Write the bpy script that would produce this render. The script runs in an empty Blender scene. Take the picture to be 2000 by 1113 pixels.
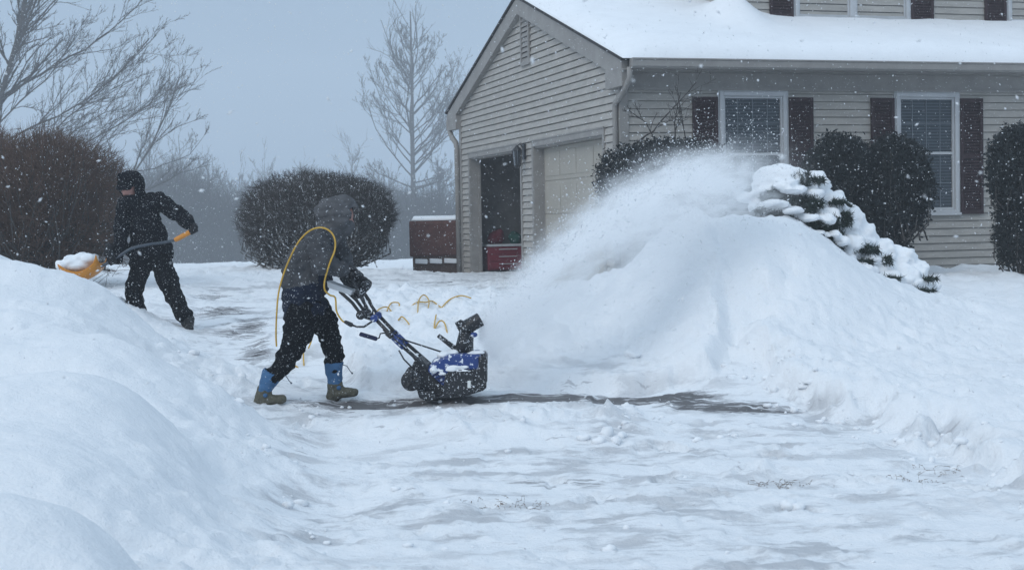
import bpy, math, random
import numpy as np
from mathutils import Vector, Matrix
random.seed(7); RNG = np.random.default_rng(11)
S = bpy.context.scene
COL = S.collection
PI = math.pi
# ------------------------------------------------------------------ camera
FPX, CX, CY = 2888.9, 1000.0, 556.0
PITCH, ROLL, YAW = -0.043, -0.019, 0.289
CAMZ = 1.6
def _axes(p, r):
    f = np.array([0, math.cos(p), math.sin(p)]); ri = np.array([1., 0, 0]); u = np.cross(ri, f)
    return ri*math.cos(r)+u*math.sin(r), -ri*math.sin(r)+u*math.cos(r), f
CR, CU, CF = _axes(PITCH, ROLL)
def U(px, py, Y, dy=0.0):
    """point of the place seen at photo position (px,py), Y metres out"""
    d = CF + (px-CX)/FPX*CR - (py-CY)/FPX*CU
    t = Y/d[1]
    return np.array([d[0]*t, Y+dy, CAMZ+d[2]*t])
# ------------------------------------------------------------------ noise
def _hash(i, j, s):
    i = i.astype(np.int64); j = j.astype(np.int64)
    h = (i*374761393 + j*668265263 + s*1274126177) & 0xffffffff
    h = ((h ^ (h >> 13))*1274126177) & 0xffffffff
    return ((h ^ (h >> 16)) & 0xffff)/65535.0
def vnoise(x, y, s=0):
    x = np.asarray(x, float); y = np.asarray(y, float)
    xi = np.floor(x); yi = np.floor(y); fx = x-xi; fy = y-yi
    fx = fx*fx*fx*(fx*(fx*6-15)+10); fy = fy*fy*fy*(fy*(fy*6-15)+10)
    a = _hash(xi, yi, s); b = _hash(xi+1, yi, s); c = _hash(xi, yi+1, s); d = _hash(xi+1, yi+1, s)
    return (a+(b-a)*fx)*(1-fy)+(c+(d-c)*fx)*fy
def fbm(x, y, s=0, o=4, g=0.5):
    t = 0; a = 1; n = 0
    for k in range(o):
        t = t+a*(vnoise(x*2**k+17.3*k, y*2**k-9.1*k, s+k)-0.5); n += a; a *= g
    return t/n*2
def sstep(a, b, x):
    t = np.clip((x-a)/(b-a), 0, 1); return t*t*(3-2*t)
# ------------------------------------------------------------------ materials
MATS = {}
def mat(name, col, rough=0.8, spec=0.3, metal=0.0, var=0.0, vscale=6.0, bump=0.0, bscale=60.0, dust=0.0, dscale=90.0, stretch=(1, 1, 1), dcol=(0.8, 0.83, 0.87), dthr=0.66):
    if name in MATS: return MATS[name]
    m = bpy.data.materials.new(name); m.use_nodes = True; MATS[name] = m
    nt = m.node_tree; N = nt.nodes; L = nt.links
    b = N['Principled BSDF']; b.inputs['Roughness'].default_value = rough
    b.inputs['Specular IOR Level'].default_value = spec; b.inputs['Metallic'].default_value = metal
    tc = N.new('ShaderNodeTexCoord'); mp = N.new('ShaderNodeMapping'); mp.inputs['Scale'].default_value = stretch
    L.new(tc.outputs['Object'], mp.inputs['Vector'])
    rgb = N.new('ShaderNodeRGB'); rgb.outputs[0].default_value = (*col, 1); cur = rgb.outputs[0]
    if var:
        n = N.new('ShaderNodeTexNoise'); n.inputs['Scale'].default_value = vscale; n.inputs['Detail'].default_value = 6; n.inputs['Roughness'].default_value = 0.65
        L.new(mp.outputs[0], n.inputs['Vector'])
        mr = N.new('ShaderNodeMapRange'); mr.inputs[1].default_value = 0.3; mr.inputs[2].default_value = 0.7
        mr.inputs[3].default_value = 1-var; mr.inputs[4].default_value = 1+var; L.new(n.outputs[0], mr.inputs[0])
        mx = N.new('ShaderNodeVectorMath'); mx.operation = 'SCALE'; L.new(cur, mx.inputs[0]); L.new(mr.outputs[0], mx.inputs['Scale']); cur = mx.outputs[0]
    if dust:
        n = N.new('ShaderNodeTexNoise'); n.inputs['Scale'].default_value = dscale; n.inputs['Detail'].default_value = 3
        L.new(tc.outputs['Object'], n.inputs['Vector'])
        mr = N.new('ShaderNodeMapRange'); mr.inputs[1].default_value = dthr-0.03; mr.inputs[2].default_value = dthr+0.03; mr.inputs[4].default_value = dust
        L.new(n.outputs[0], mr.inputs[0])
        mx = N.new('ShaderNodeMix'); mx.data_type = 'RGBA'; L.new(mr.outputs[0], mx.inputs[0]); L.new(cur, mx.inputs[6]); mx.inputs[7].default_value = (*dcol, 1); cur = mx.outputs[2]
    L.new(cur, b.inputs['Base Color'])
    if bump:
        n = N.new('ShaderNodeTexNoise'); n.inputs['Scale'].default_value = bscale; n.inputs['Detail'].default_value = 5
        L.new(mp.outputs[0], n.inputs['Vector'])
        bp = N.new('ShaderNodeBump'); bp.inputs['Strength'].default_value = bump; bp.inputs['Distance'].default_value = 0.02
        L.new(n.outputs[0], bp.inputs['Height']); L.new(bp.outputs[0], b.inputs['Normal'])
    return m
SNOW = (0.84, 0.86, 0.88)
m_snow = mat('snow', SNOW, 0.9, 0.15, var=0.03, vscale=3, bump=0.25, bscale=25)
m_siding = mat('siding_vinyl', (0.375, 0.355, 0.325), 0.6, 0.3, var=0.17, vscale=2.6, stretch=(1, 1, 4), dust=0.35, dscale=38, dthr=0.70)
m_trim = mat('trim_paint', (0.275, 0.263, 0.248), 0.6, 0.3, var=0.13, vscale=4, dust=0.3, dscale=45, dthr=0.72)
m_door = mat('garage_door_paint', (0.37, 0.345, 0.30), 0.55, 0.3, var=0.06, vscale=3, dust=0.2, dscale=60, dthr=0.72)
m_frame = mat('window_frame_white', (0.47, 0.48, 0.49), 0.5, 0.4, var=0.08)
m_glass = mat('window_glass', (0.032, 0.042, 0.052), 0.12, 0.45, var=0.35, vscale=3)
def blinds():
    nt = m_glass.node_tree; N = nt.nodes; L = nt.links; b = N['Principled BSDF']; src = b.inputs['Base Color'].links[0].from_socket
    tc = N.new('ShaderNodeTexCoord'); wv = N.new('ShaderNodeTexWave'); wv.bands_direction = 'Z'; wv.inputs['Scale'].default_value = 7.5; wv.inputs['Distortion'].default_value = .25; L.new(tc.outputs['Object'], wv.inputs['Vector'])
    mx = N.new('ShaderNodeMix'); mx.data_type = 'RGBA'; mr = N.new('ShaderNodeMapRange'); mr.inputs[1].default_value = .45; mr.inputs[2].default_value = .8; mr.inputs[4].default_value = .75; L.new(wv.outputs[1], mr.inputs[0]); L.new(mr.outputs[0], mx.inputs[0]); L.new(src, mx.inputs[6]); mx.inputs[7].default_value = (.085, .10, .115, 1); L.new(mx.outputs[2], b.inputs['Base Color'])
blinds()
m_munt = mat('muntin', (0.13, 0.15, 0.17), 0.5, 0.4)
m_shut = mat('shutter_maroon', (0.042, 0.026, 0.029), 0.7, 0.2, var=0.25, vscale=14, dust=0.4, dscale=60, dthr=0.69)
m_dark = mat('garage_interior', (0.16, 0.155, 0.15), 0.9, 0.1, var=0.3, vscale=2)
m_conc = mat('concrete', (0.28, 0.28, 0.28), 0.9, 0.2, var=0.15)
m_shing = mat('roof_shingle', (0.06, 0.058, 0.06), 0.95, 0.1, var=0.3, vscale=20)
m_black = mat('black_plastic', (0.014, 0.015, 0.018), 0.45, 0.4, dust=0.85, dscale=70, dthr=0.63)
m_tube = mat('black_tube', (0.012, 0.013, 0.016), 0.4, 0.5, dust=0.6, dscale=60, dthr=0.66)
m_blue = mat('blue_plastic', (0.014, 0.044, 0.19), 0.4, 0.45, dust=0.9, dscale=32, dthr=0.60)
m_navyg = mat('navy_grip', (0.012, 0.018, 0.06), 0.6, 0.3, dust=0.5, dscale=80, dthr=0.68)
m_grey = mat('grey_plate', (0.50, 0.52, 0.54), 0.5, 0.4, var=0.1, vscale=20)
m_white = mat('white_sticker', (0.7, 0.72, 0.7), 0.5, 0.3)
m_cord = mat('yellow_cord', (0.55, 0.33, 0.045), 0.5, 0.4, var=0.15, vscale=20)
m_yel = mat('yellow_orange_plastic', (0.62, 0.245, 0.028), 0.45, 0.4, var=0.1, vscale=15, dust=0.5, dscale=40, dthr=0.68)
m_shaft = mat('shovel_shaft', (0.05, 0.065, 0.085), 0.4, 0.5, var=0.2, dust=0.3, dscale=80, dthr=0.68)
m_navy = mat('coat_navy', (0.010, 0.015, 0.030), 0.85, 0.15, var=0.35, vscale=12, bump=0.7, bscale=16, dust=0.5, dscale=62, dthr=0.655)
m_cgrey = mat('coat_grey', (0.062, 0.064, 0.069), 0.9, 0.1, var=0.3, vscale=14, bump=0.5, bscale=26, dust=0.55, dscale=60, dthr=0.67)
m_hood = mat('hood_charcoal', (0.090, 0.091, 0.096), 0.9, 0.1, var=0.25, vscale=14, bump=0.4, bscale=26, dust=0.55, dscale=50, dthr=0.67)
m_pants = mat('pants_black', (0.006, 0.007, 0.009), 0.9, 0.05, var=0.3, vscale=14, bump=0.8, bscale=14, dust=0.30, dscale=85, dthr=0.655)
m_coatb = mat('coat_black', (0.007, 0.008, 0.011), 0.9, 0.06, var=0.3, vscale=12, bump=0.8, bscale=14, dust=0.34, dscale=75, dthr=0.645)
m_lining = mat('hood_lining_grey', (0.20, 0.22, 0.24), 0.9, 0.1, var=0.2, vscale=20)
m_gait = mat('boot_shaft_blue', (0.055, 0.135, 0.26), 0.75, 0.2, var=0.2, vscale=15, bump=0.4, bscale=30, dust=0.4, dscale=60, dthr=0.69)
m_boot = mat('boot_olive', (0.105, 0.10, 0.075), 0.85, 0.2, var=0.4, vscale=25, bump=0.5, bscale=50, dust=0.4, dscale=60, dthr=0.68)
m_bootb = mat('boot_black', (0.02, 0.021, 0.022), 0.7, 0.3, var=0.3, dust=0.6, dscale=50, dthr=0.66)
m_glove = mat('glove_black', (0.009, 0.009, 0.011), 0.7, 0.3, dust=0.7, dscale=60, dthr=0.67)
m_skin = mat('skin', (0.30, 0.165, 0.14), 0.6, 0.3, var=0.08, vscale=20)
m_eye = mat('eye', (0.03, 0.025, 0.02), 0.3, 0.5)
m_hair = mat('hair_dark', (0.03, 0.022, 0.018), 0.7, 0.3)
m_twigh = mat('twig_hedge', (0.062, 0.057, 0.055), 0.9, 0.1, var=0.4, vscale=5, dust=0.6, dscale=13, dthr=0.64)
m_twigl = mat('twig_stem_pale', (0.10, 0.095, 0.09), 0.9, 0.1, var=0.4, vscale=8, dust=0.8, dscale=12, dthr=0.58)
m_twigr = mat('twig_russet', (0.118, 0.080, 0.064), 0.9, 0.1, var=0.4, vscale=5, dust=0.25, dscale=14, dthr=0.68)
m_bark = mat('bark_grey', (0.085, 0.080, 0.077), 0.95, 0.1, var=0.3, vscale=6)
m_barkb = mat('bark_pale', (0.16, 0.155, 0.15), 0.95, 0.1, var=0.4, vscale=4, dust=0.7, dscale=4, dthr=0.55)
m_barkf = mat('bark_far', (0.055, 0.052, 0.05), 0.95, 0.1, var=0.3, vscale=2)
m_leaf = mat('evergreen_leaf', (0.018, 0.023, 0.024), 0.75, 0.3, var=0.5, vscale=9, dust=0.45, dscale=11, dthr=0.67)
m_jun = mat('juniper_needles', (0.030, 0.046, 0.037), 0.8, 0.2, var=0.5, vscale=10, dust=0.3, dscale=22, dthr=0.66)
m_binp = mat('bin_red_brown', (0.105, 0.050, 0.043), 0.8, 0.2, var=0.25, vscale=10, bump=0.3, bscale=30, dust=0.4, dscale=60, dthr=0.70)
m_binb = mat('bin_base_brown', (0.10, 0.07, 0.058), 0.85, 0.15, var=0.3, vscale=14, dust=0.3, dscale=50, dthr=0.7)
m_red = mat('red_paint', (0.17, 0.015, 0.03), 0.4, 0.4, var=0.15, vscale=6)
m_red2 = mat('red_fabric', (0.10, 0.013, 0.022), 0.8, 0.2, var=0.3, vscale=9)
m_green = mat('green_fabric', (0.015, 0.07, 0.055), 0.8, 0.2, var=0.3, vscale=9)
m_lamp = mat('lantern_black', (0.02, 0.02, 0.022), 0.4, 0.5)
m_lglass = mat('lantern_glass', (0.08, 0.09, 0.10), 0.15, 0.5, var=0.2)
m_grass = mat('dry_grass', (0.19, 0.14, 0.105), 0.9, 0.1, var=0.4, vscale=30)
# ------------------------------------------------------------------ mesh helpers
def raw(name, V, F3=None, F4=None, mat_=None, parent=None, smooth=False):
    """fast mesh from arrays: V (n,3), triangles F3 (a,3), quads F4 (b,4)"""
    V = np.asarray(V, np.float32)
    me = bpy.data.meshes.new(name)
    F3 = np.zeros((0, 3), np.int32) if F3 is None else np.asarray(F3, np.int32)
    F4 = np.zeros((0, 4), np.int32) if F4 is None else np.asarray(F4, np.int32)
    me.vertices.add(len(V)); me.vertices.foreach_set('co', V.ravel())
    n = F3.size+F4.size; me.loops.add(n)
    me.loops.foreach_set('vertex_index', np.concatenate([F3.ravel(), F4.ravel()]))
    k = len(F3)+len(F4); me.polygons.add(k)
    st = np.concatenate([np.arange(len(F3))*3, F3.size+np.arange(len(F4))*4]).astype(np.int32)
    me.polygons.foreach_set('loop_start', st)
    if smooth: me.polygons.foreach_set('use_smooth', np.ones(k, bool))
    me.update(calc_edges=True); me.validate()
    if mat_: me.materials.append(mat_)
    o = bpy.data.objects.new(name, me); COL.objects.link(o)
    if parent is not None: o.parent = parent
    return o
def unit(v):
    v = np.asarray(v, float); return v/(np.linalg.norm(v)+1e-12)
def frame(d):
    d = unit(d); a = np.array([0, 0, 1.]) if abs(d[2]) < 0.9 else np.array([1., 0, 0])
    u = unit(np.cross(a, d)); return u, np.cross(d, u), d
class MB:
    def __init__(s): s.v = []; s.f = []
    def add(s, V, F):
        n = len(s.v); s.v += [tuple(map(float, p)) for p in V]; s.f += [tuple(i+n for i in f) for f in F]; return s
    def box(s, lo, hi):
        x0, y0, z0 = lo; x1, y1, z1 = hi
        return s.add([(x0, y0, z0), (x1, y0, z0), (x1, y1, z0), (x0, y1, z0), (x0, y0, z1), (x1, y0, z1), (x1, y1, z1), (x0, y1, z1)],
                     [(0, 3, 2, 1), (4, 5, 6, 7), (0, 1, 5, 4), (1, 2, 6, 5), (2, 3, 7, 6), (3, 0, 4, 7)])
    def prism(s, poly, vec):
        """poly: list of 3-D points (planar), extruded by vec"""
        P = [np.asarray(p, float) for p in poly]; n = len(P); v = np.asarray(vec, float)
        return s.add(P+[p+v for p in P], [tuple(range(n))[::-1], tuple(range(n, 2*n))]+[(i, (i+1) % n, n+(i+1) % n, n+i) for i in range(n)])
    def tube(s, pts, r, n=8, cap=True):
        pts = [np.asarray(p, float) for p in pts]; rr = r if hasattr(r, '__len__') else [r]*len(pts)
        V = []; F = []; ref = None
        for i, p in enumerate(pts):
            d = pts[min(i+1, len(pts)-1)]-pts[max(i-1, 0)]
            if ref is None: u, w, _ = frame(d)
            else:
                d = unit(d); u = unit(ref-d*(ref@d)); w = np.cross(d, u)
            ref = u
            for k in range(n):
                a = 2*PI*k/n; V.append(p+rr[i]*(math.cos(a)*u+math.sin(a)*w))
        for i in range(len(pts)-1):
            for k in range(n): F.append((i*n+k, i*n+(k+1) % n, (i+1)*n+(k+1) % n, (i+1)*n+k))
        if cap: F.append(tuple(range(n))[::-1]); F.append(tuple(range((len(pts)-1)*n, len(pts)*n)))
        return s.add(V, F)
    def ell(s, c, r, nu=14, nv=8):
        c = np.asarray(c, float); r = np.asarray(r if hasattr(r, '__len__') else (r, r, r), float)
        V = [c+(0, 0, -r[2])]; F = []
        for j in range(1, nv):
            t = -PI/2+PI*j/nv
            for i in range(nu):
                a = 2*PI*i/nu; V.append(c+r*(math.cos(t)*math.cos(a), math.cos(t)*math.sin(a), math.sin(t)))
        V.append(c+(0, 0, r[2])); m = len(V)-1
        for i in range(nu):
            F.append((0, 1+(i+1) % nu, 1+i)); F.append((m, m-nu+i, m-nu+(i+1) % nu))
            for j in range(nv-2):
                a = 1+j*nu; F.append((a+i, a+(i+1) % nu, a+nu+(i+1) % nu, a+nu+i))
        return s.add(V, F)
    def cap(s, p0, p1, r0, r1=None, sy=1.0, n=14):
        """tapered capsule; offsets are scaled by sy along world Y"""
        r1 = r0 if r1 is None else r1; p0 = np.asarray(p0, float); p1 = np.asarray(p1, float)
        d = p1-p0; ln = np.linalg.norm(d)
        if ln < 1e-6: d = np.array([0, 0, 1.]); ln = 1e-6
        u, w, d = frame(d); V = []; F = []; rings = []
        for t in (-0.97, -0.8, -0.45, 0): rings.append((p0, r0*math.sqrt(1-t*t), t*r0))
        for t in (0, 0.45, 0.8, 0.97): rings.append((p1, r1*math.sqrt(1-t*t), t*r1))
        for c, r, h in rings:
            for k in range(n):
                a = 2*PI*k/n; o = r*(math.cos(a)*u+math.sin(a)*w)+d*h; o = o*np.array([1, sy, 1]); V.append(c+o)
        m = len(rings)
        for i in range(m-1):
            for k in range(n): F.append((i*n+k, i*n+(k+1) % n, (i+1)*n+(k+1) % n, (i+1)*n+k))
        F.append(tuple(range(n))[::-1]); F.append(tuple(range((m-1)*n, m*n)))
        return s.add(V, F)
    def chain(s, P, R, sy=1.0):
        for i in range(len(P)-1): s.cap(P[i], P[i+1], R[i], R[i+1], sy)
        return s
    def build(s, name, m, parent=None, smooth=False, bevel=0.0):
        me = bpy.data.meshes.new(name); me.from_pydata(s.v, [], s.f); me.update()
        if m: me.materials.append(m)
        o = bpy.data.objects.new(name, me); COL.objects.link(o)
        if parent is not None: o.parent = parent
        if smooth:
            for p in me.polygons: p.use_smooth = True
        if bevel:
            b = o.modifiers.new('bevel', 'BEVEL'); b.width = bevel; b.segments = 2; b.limit_method = 'ANGLE'
        return o
    def meld(s, name, m, parent=None, voxel=0.012, smooth=4, fold=0.0, fscale=9.0):
        """all pieces fused into one continuous skin"""
        o = s.build('tmp', None)
        r = o.modifiers.new('r', 'REMESH'); r.mode = 'VOXEL'; r.voxel_size = voxel; r.use_smooth_shade = True
        k = o.modifiers.new('s', 'SMOOTH'); k.iterations = smooth; k.factor = 0.5
        dg = bpy.context.evaluated_depsgraph_get(); dg.update()
        me = bpy.data.meshes.new_from_object(o.evaluated_get(dg)); old = o.data
        bpy.data.objects.remove(o); bpy.data.meshes.remove(old)
        me.name = name; me.materials.clear()
        for mm in (m if isinstance(m, (list, tuple)) else [m]): me.materials.append(mm)
        n = len(me.vertices); co = np.zeros(n*3, np.float32); me.vertices.foreach_get('co', co); co = co.reshape(-1, 3)
        if fold:
            no = np.zeros(n*3, np.float32); me.vertices.foreach_get('normal', no); no = no.reshape(-1, 3)
            h = fbm(co[:, 0]*fscale+co[:, 1]*fscale*0.6, co[:, 2]*fscale*1.5+co[:, 1]*3, 5, 3)
            co = co+no*(h*fold)[:, None]; me.vertices.foreach_set('co', co.astype(np.float32).ravel())
        me.polygons.foreach_set('use_smooth', np.ones(len(me.polygons), bool)); me.update()
        o = bpy.data.objects.new(name, me); COL.objects.link(o)
        if parent is not None: o.parent = parent
        return o
def tag(o, label=None, cat=None, group=None, kind=None):
    if label: o['label'] = label
    if cat: o['category'] = cat
    if group: o['group'] = group
    if kind: o['kind'] = kind
    return o
def empty(name, loc, rz=0.0):
    o = bpy.data.objects.new(name, None); COL.objects.link(o); o.location = tuple(map(float, loc)); o.rotation_euler = (0, 0, rz); o.empty_display_size = 0.1
    return o
def hook(root, *objs):
    """give parts built in world space to their thing"""
    for o in objs:
        o.parent = root; o.matrix_parent_inverse = (Matrix.Translation(root.location) @ root.rotation_euler.to_matrix().to_4x4()).inverted()
def needles(P0, P1, r):
    """array of 3-sided tapering spikes -> V, F3"""
    P0 = np.asarray(P0, float); P1 = np.asarray(P1, float); n = len(P0); r = np.broadcast_to(r, (n,))
    d = P1-P0; d = d/(np.linalg.norm(d, axis=1, keepdims=True)+1e-9)
    a = np.where(np.abs(d[:, 2:3]) < 0.9, np.array([[0, 0, 1.]]), np.array([[1., 0, 0]]))
    u = np.cross(a, d); u /= np.linalg.norm(u, axis=1, keepdims=True)+1e-9; w = np.cross(d, u)
    V = np.zeros((n, 4, 3))
    for k in range(3):
        t = 2*PI*k/3; V[:, k] = P0+r[:, None]*(math.cos(t)*u+math.sin(t)*w)
    V[:, 3] = P1
    b = np.arange(n)*4
    F = np.concatenate([np.stack([b+k, b+(k+1) % 3, b+3], 1) for k in range(3)])
    return V.reshape(-1, 3), F
def rods(P0, P1, r0, r1):
    """array of 4-sided tapered rods -> V, F4"""
    P0 = np.asarray(P0, float); P1 = np.asarray(P1, float); n = len(P0)
    d = P1-P0; d = d/(np.linalg.norm(d, axis=1, keepdims=True)+1e-9)
    a = np.where(np.abs(d[:, 2:3]) < 0.9, np.array([[0, 0, 1.]]), np.array([[1., 0, 0]]))
    u = np.cross(a, d); u /= np.linalg.norm(u, axis=1, keepdims=True)+1e-9; w = np.cross(d, u)
    V = np.zeros((n, 8, 3)); r0 = np.asarray(r0)[:, None]; r1 = np.asarray(r1)[:, None]
    for k in range(4):
        t = PI/2*k; q = math.cos(t)*u+math.sin(t)*w; V[:, k] = P0+r0*q; V[:, 4+k] = P1+r1*q
    b = np.arange(n)*8
    F = np.concatenate([np.stack([b+k, b+(k+1) % 4, b+4+(k+1) % 4, b+4+k], 1) for k in range(4)])
    return V.reshape(-1, 3), F
def leaves(C, size, seed=1, flat=0.0):
    """array of small bent leaf quads at C"""
    g = np.random.default_rng(seed); n = len(C); size = np.broadcast_to(size, (n,))
    a = g.normal(size=(n, 3)); a[:, 2] *= (1-flat); a /= np.linalg.norm(a, axis=1, keepdims=True)
    b = np.cross(a, g.normal(size=(n, 3))); b /= np.linalg.norm(b, axis=1, keepdims=True)
    V = np.zeros((n, 4, 3)); s = size[:, None]
    V[:, 0] = C; V[:, 1] = C+a*s*0.5+b*s*0.28; V[:, 2] = C+a*s; V[:, 3] = C+a*s*0.5-b*s*0.28
    i = np.arange(n)*4
    return V.reshape(-1, 3), np.stack([i, i+1, i+2, i+3], 1)
# ------------------------------------------------------------------ ground
BY = np.array([-50, 0, 6.8, 8.7, 10, 11.5, 13, 16, 20, 26, 34, 40, 52, 70, 120, 3000.])
BZ = np.array([-.1, -.02, 0.0, .02, .085, .22, .36, .54, .68, .70, .72, .62, -.8, -3.2, -4., -4.])
def base(Y): return np.interp(Y, BY, BZ)
def G(px, py):
    """where the sight line through a photo position meets the cleared ground"""
    lo, hi = 2.0, 40.0
    for _ in range(40):
        m = (lo+hi)/2
        if U(px, py, m)[2] > base(m): lo = m
        else: hi = m
    return U(px, py, (lo+hi)/2)
def polydist(X, Y, poly):
    """signed distance, positive inside"""
    P = np.array([p[:2] for p in poly]); n = len(P); D = np.full(X.shape, 1e9); ins = np.zeros(X.shape, bool)
    for i in range(n):
        a = P[i]; b = P[(i+1) % n]; e = b-a
        t = np.clip(((X-a[0])*e[0]+(Y-a[1])*e[1])/(e@e), 0, 1)
        D = np.minimum(D, np.hypot(X-a[0]-t*e[0], Y-a[1]-t*e[1]))
        c = ((a[1] > Y) != (b[1] > Y)) & (X < (b[0]-a[0])*(Y-a[1])/(b[1]-a[1]+1e-12)+a[0]); ins ^= c
    return np.where(ins, D, -D)
LAWN = [G(1470, 722), G(1530, 748), G(1560, 770), G(1590, 790), G(1650, 812), G(1705, 805), G(1790, 858), G(1840, 846), G(1905, 905), G(1960, 935), G(2080, 985), (9, 7.3), (40, 7), (40, 22), (3.2, 19.6), (3.0, 17.5), (2.7, 15.6), (2.45, 13.8)]
STRIP = [G(672, 762), G(655, 715), G(612, 668), G(560, 628), G(548, 596), (-.9, 17.6), (1.2, 17.2), (2.2, 17.0), (2.0, 14), (1.9, 12.8), G(1400, 745), G(1200, 752), G(1000, 752), G(930, 757), G(850, 765), G(760, 765)]
PILE = [G(560, 806), G(700, 808), G(860, 806), G(1000, 797), G(1130, 790), G(1235, 786), G(1300, 800), G(1310, 850), G(1200, 880), G(900, 880), G(640, 850)]
CTRL = []
def c3(px, py, Y): CTRL.append(U(px, py, Y))
# left banks
for a in [(-150, 985, 5.2), (0, 972, 5.2), (80, 965, 5.2), (150, 967, 5.2), (200, 1000, 5.2), (262, 1100, 5.25), (0, 1180, 4.6), (100, 1180, 4.6), (330, 1200, 5.2), (430, 1110, 5.7),
          (-150, 905, 6.5), (100, 905, 6.4), (220, 950, 6.4), (330, 1030, 6.4), (450, 1085, 6.4), (60, 830, 7.3), (200, 840, 7.3), (340, 940, 7.3),
          (-150, 745, 8.2), (0, 738, 8.2), (130, 735, 8.2), (240, 742, 8.2), (300, 785, 8.1), (370, 870, 8.1), (430, 940, 8.1), (490, 985, 8.2),
          (-150, 660, 10.2), (0, 665, 10.1), (150, 668, 10.0), (260, 690, 9.8), (330, 750, 9.7), (400, 800, 9.6), (470, 850, 9.6), 
          (-150, 560, 11.6), (0, 575, 11.4), (80, 580, 11.5), (160, 598, 11.7), (240, 640, 11.8), (330, 700, 11.9), (420, 745, 11.5),
          (-200, 480, 12.6), (-100, 482, 12.6), (0, 490, 12.5), (55, 496, 12.5), (118, 524, 12.8), (170, 556, 13.1), (225, 622, 13.6), (262, 650, 13.9), (285, 664, 14.4), (305, 670, 14.2), (360, 690, 13.2)]: c3(*a)
for p in [(-2.2, 5.75, .42), (-1.9, 5.75, .42), (-1.6, 5.75, .36), (-1.4, 5.9, .24), (-2.3, 9.0, .58), (-2.8, 9.0, .60), (-3.3, 9.0, .62), (-1.9, 8.85, .42), (-5, 14.5, .95), (-3.9, 14.5, .85), (-7, 17, .8), (-5, 17.5, .75), (-8, 22, .8), (-5.5, 21, .78), (-6, 26, .85), (-2.5, 25, .82), (-3.5, 23, .80), (-1.8, 27, .66), (-1.4, 26.6, .63), (-2.0, 26.3, .66), (-0.6, 28, .70), (-3.2, 36, .45), (-8, 36, .4), (0, 36, .75), (-1.5, 34, .74),
          (-7, 9, .95), (-7, 12.5, 1.5), (-9, 10, 1.1), (-5, 6, .75), (-4, 4.4, .6), (-1.9, 4, .3), (-1.6, 2.4, .3)]: CTRL.append(np.array(p))
# cleared ground
for q in [(620, 1060), (750, 1000), (1000, 1090), (1400, 1090), (1800, 1100), (1000, 930), (1300, 930), (1700, 930), (560, 900), (520, 820), (700, 900), (480, 700), (440, 660), (420, 620), (480, 640), (560, 570), (700, 552), (850, 552), (600, 790), (760, 790), (1000, 780), (1300, 778), (1450, 800), (1450, 880), (1650, 870), (1850, 930), (1950, 1000), (2080, 1090), (2080, 1000), (900, 546)]: CTRL.append(G(*q))
for p in [(0, 5, 0), (1.5, 5, 0), (3, 5.5, 0), (5, 5, 0), (0, 3, 0), (3, 3, 0), (1.5, 23.5, .70), (-1, 22, .70), (-.3, 25.8, .70), (-2, 20, .68), (-3, 17.5, .60), (1.2, 21, .70), (2.1, 19, .72)]: CTRL.append(np.array(p))
NSTEP = len(CTRL)
# mound and lawn
for a in [(1405, 428, 14.5), (1460, 415, 14.9), (1515, 430, 14.7), (1440, 416, 14.5), (1480, 418, 14.5), (1540, 447, 14.5), (1600, 484, 14.5), (1670, 520, 14.5), (1740, 562, 14.5), (1380, 470, 14.2), (1320, 540, 14.0), (1260, 620, 13.6),
          (1440, 500, 13.7), (1520, 520, 13.6), (1600, 560, 13.5), (1700, 612, 13.2), (1350, 620, 13.0), (1440, 600, 12.9), (1540, 630, 12.8), (1400, 690, 12.4), (1490, 675, 12.3), (1600, 690, 12.2), (1250, 700, 12.6), (1150, 715, 12.4),
          (1800, 650, 13), (1900, 640, 13.6), (2000, 650, 13.4), (1750, 720, 11.8), (1900, 730, 11.5), (2000, 740, 11.4), (1720, 770, 10.9), (1850, 800, 10.3), (1960, 840, 9.6), (2080, 870, 9.3),
          (1850, 578, 16), (1990, 580, 16), (1900, 540, 18), (2000, 535, 18.3), (1760, 545, 17.5)]: c3(*a)
for a in [(1560, 690, 11.7), (1640, 735, 11.2), (1720, 690, 11.9), (1800, 755, 10.8), (1950, 795, 10.1), (1850, 690, 12.4)]: c3(*a)
for p in [(2.6, 16.2, 1.35), (3.3, 16.2, 1.2), (2.2, 17.4, .95), (3.6, 18.2, .87), (1.9, 15.8, 1.1), (7, 19.5, .88), (9, 17, .75), (9, 12, .5), (9, 9, .25), (1.2, 15.5, .75)]: CTRL.append(np.array(p))
# uncleared strip behind the machine
for q in [(700, 612, 14.4), (780, 606, 14.6), (860, 606, 14.6), (950, 600, 14.8), (640, 640, 13.9), (760, 660, 13.2), (880, 650, 13.3), (1000, 650, 13.3), (700, 690, 12.6), (850, 690, 12.6), (1050, 700, 12.6), (1150, 640, 13.6), (600, 590, 16), (760, 578, 16.6), (900, 575, 16.6), (1050, 580, 16)]: c3(*q)
CTRL = np.array(CTRL)
def steps(X, Y):
    jag = 0.22*fbm(X*1.9, Y*1.9, 31, 5, .6)+0.10*sstep(.5, .62, vnoise(X*2.6, Y*2.6, 37))+.05*fbm(X*9, Y*9, 38, 2)
    lawn = sstep(-.08, .25, polydist(X, Y, LAWN)+jag)*(1-np.exp(-((X-2.2)**2+(Y-14.3)**2)/1.3**2))
    jag2 = 0.10*fbm(X*3.1, Y*3.1, 41, 4)
    strip = sstep(-.02, .16, polydist(X, Y, STRIP)+jag2)
    pile = sstep(0, .5, polydist(X, Y, PILE)+0.7*jag2)
    return lawn, strip, pile
def stepz(X, Y, j=1):
    l, s, p = steps(X, Y)
    return 0.23*l+0.17*s*(1-l)+0.06*p
cs = 0.45
rr = CTRL[:, 2]-base(CTRL[:, 1])-stepz(CTRL[:, 0], CTRL[:, 1])
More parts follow.
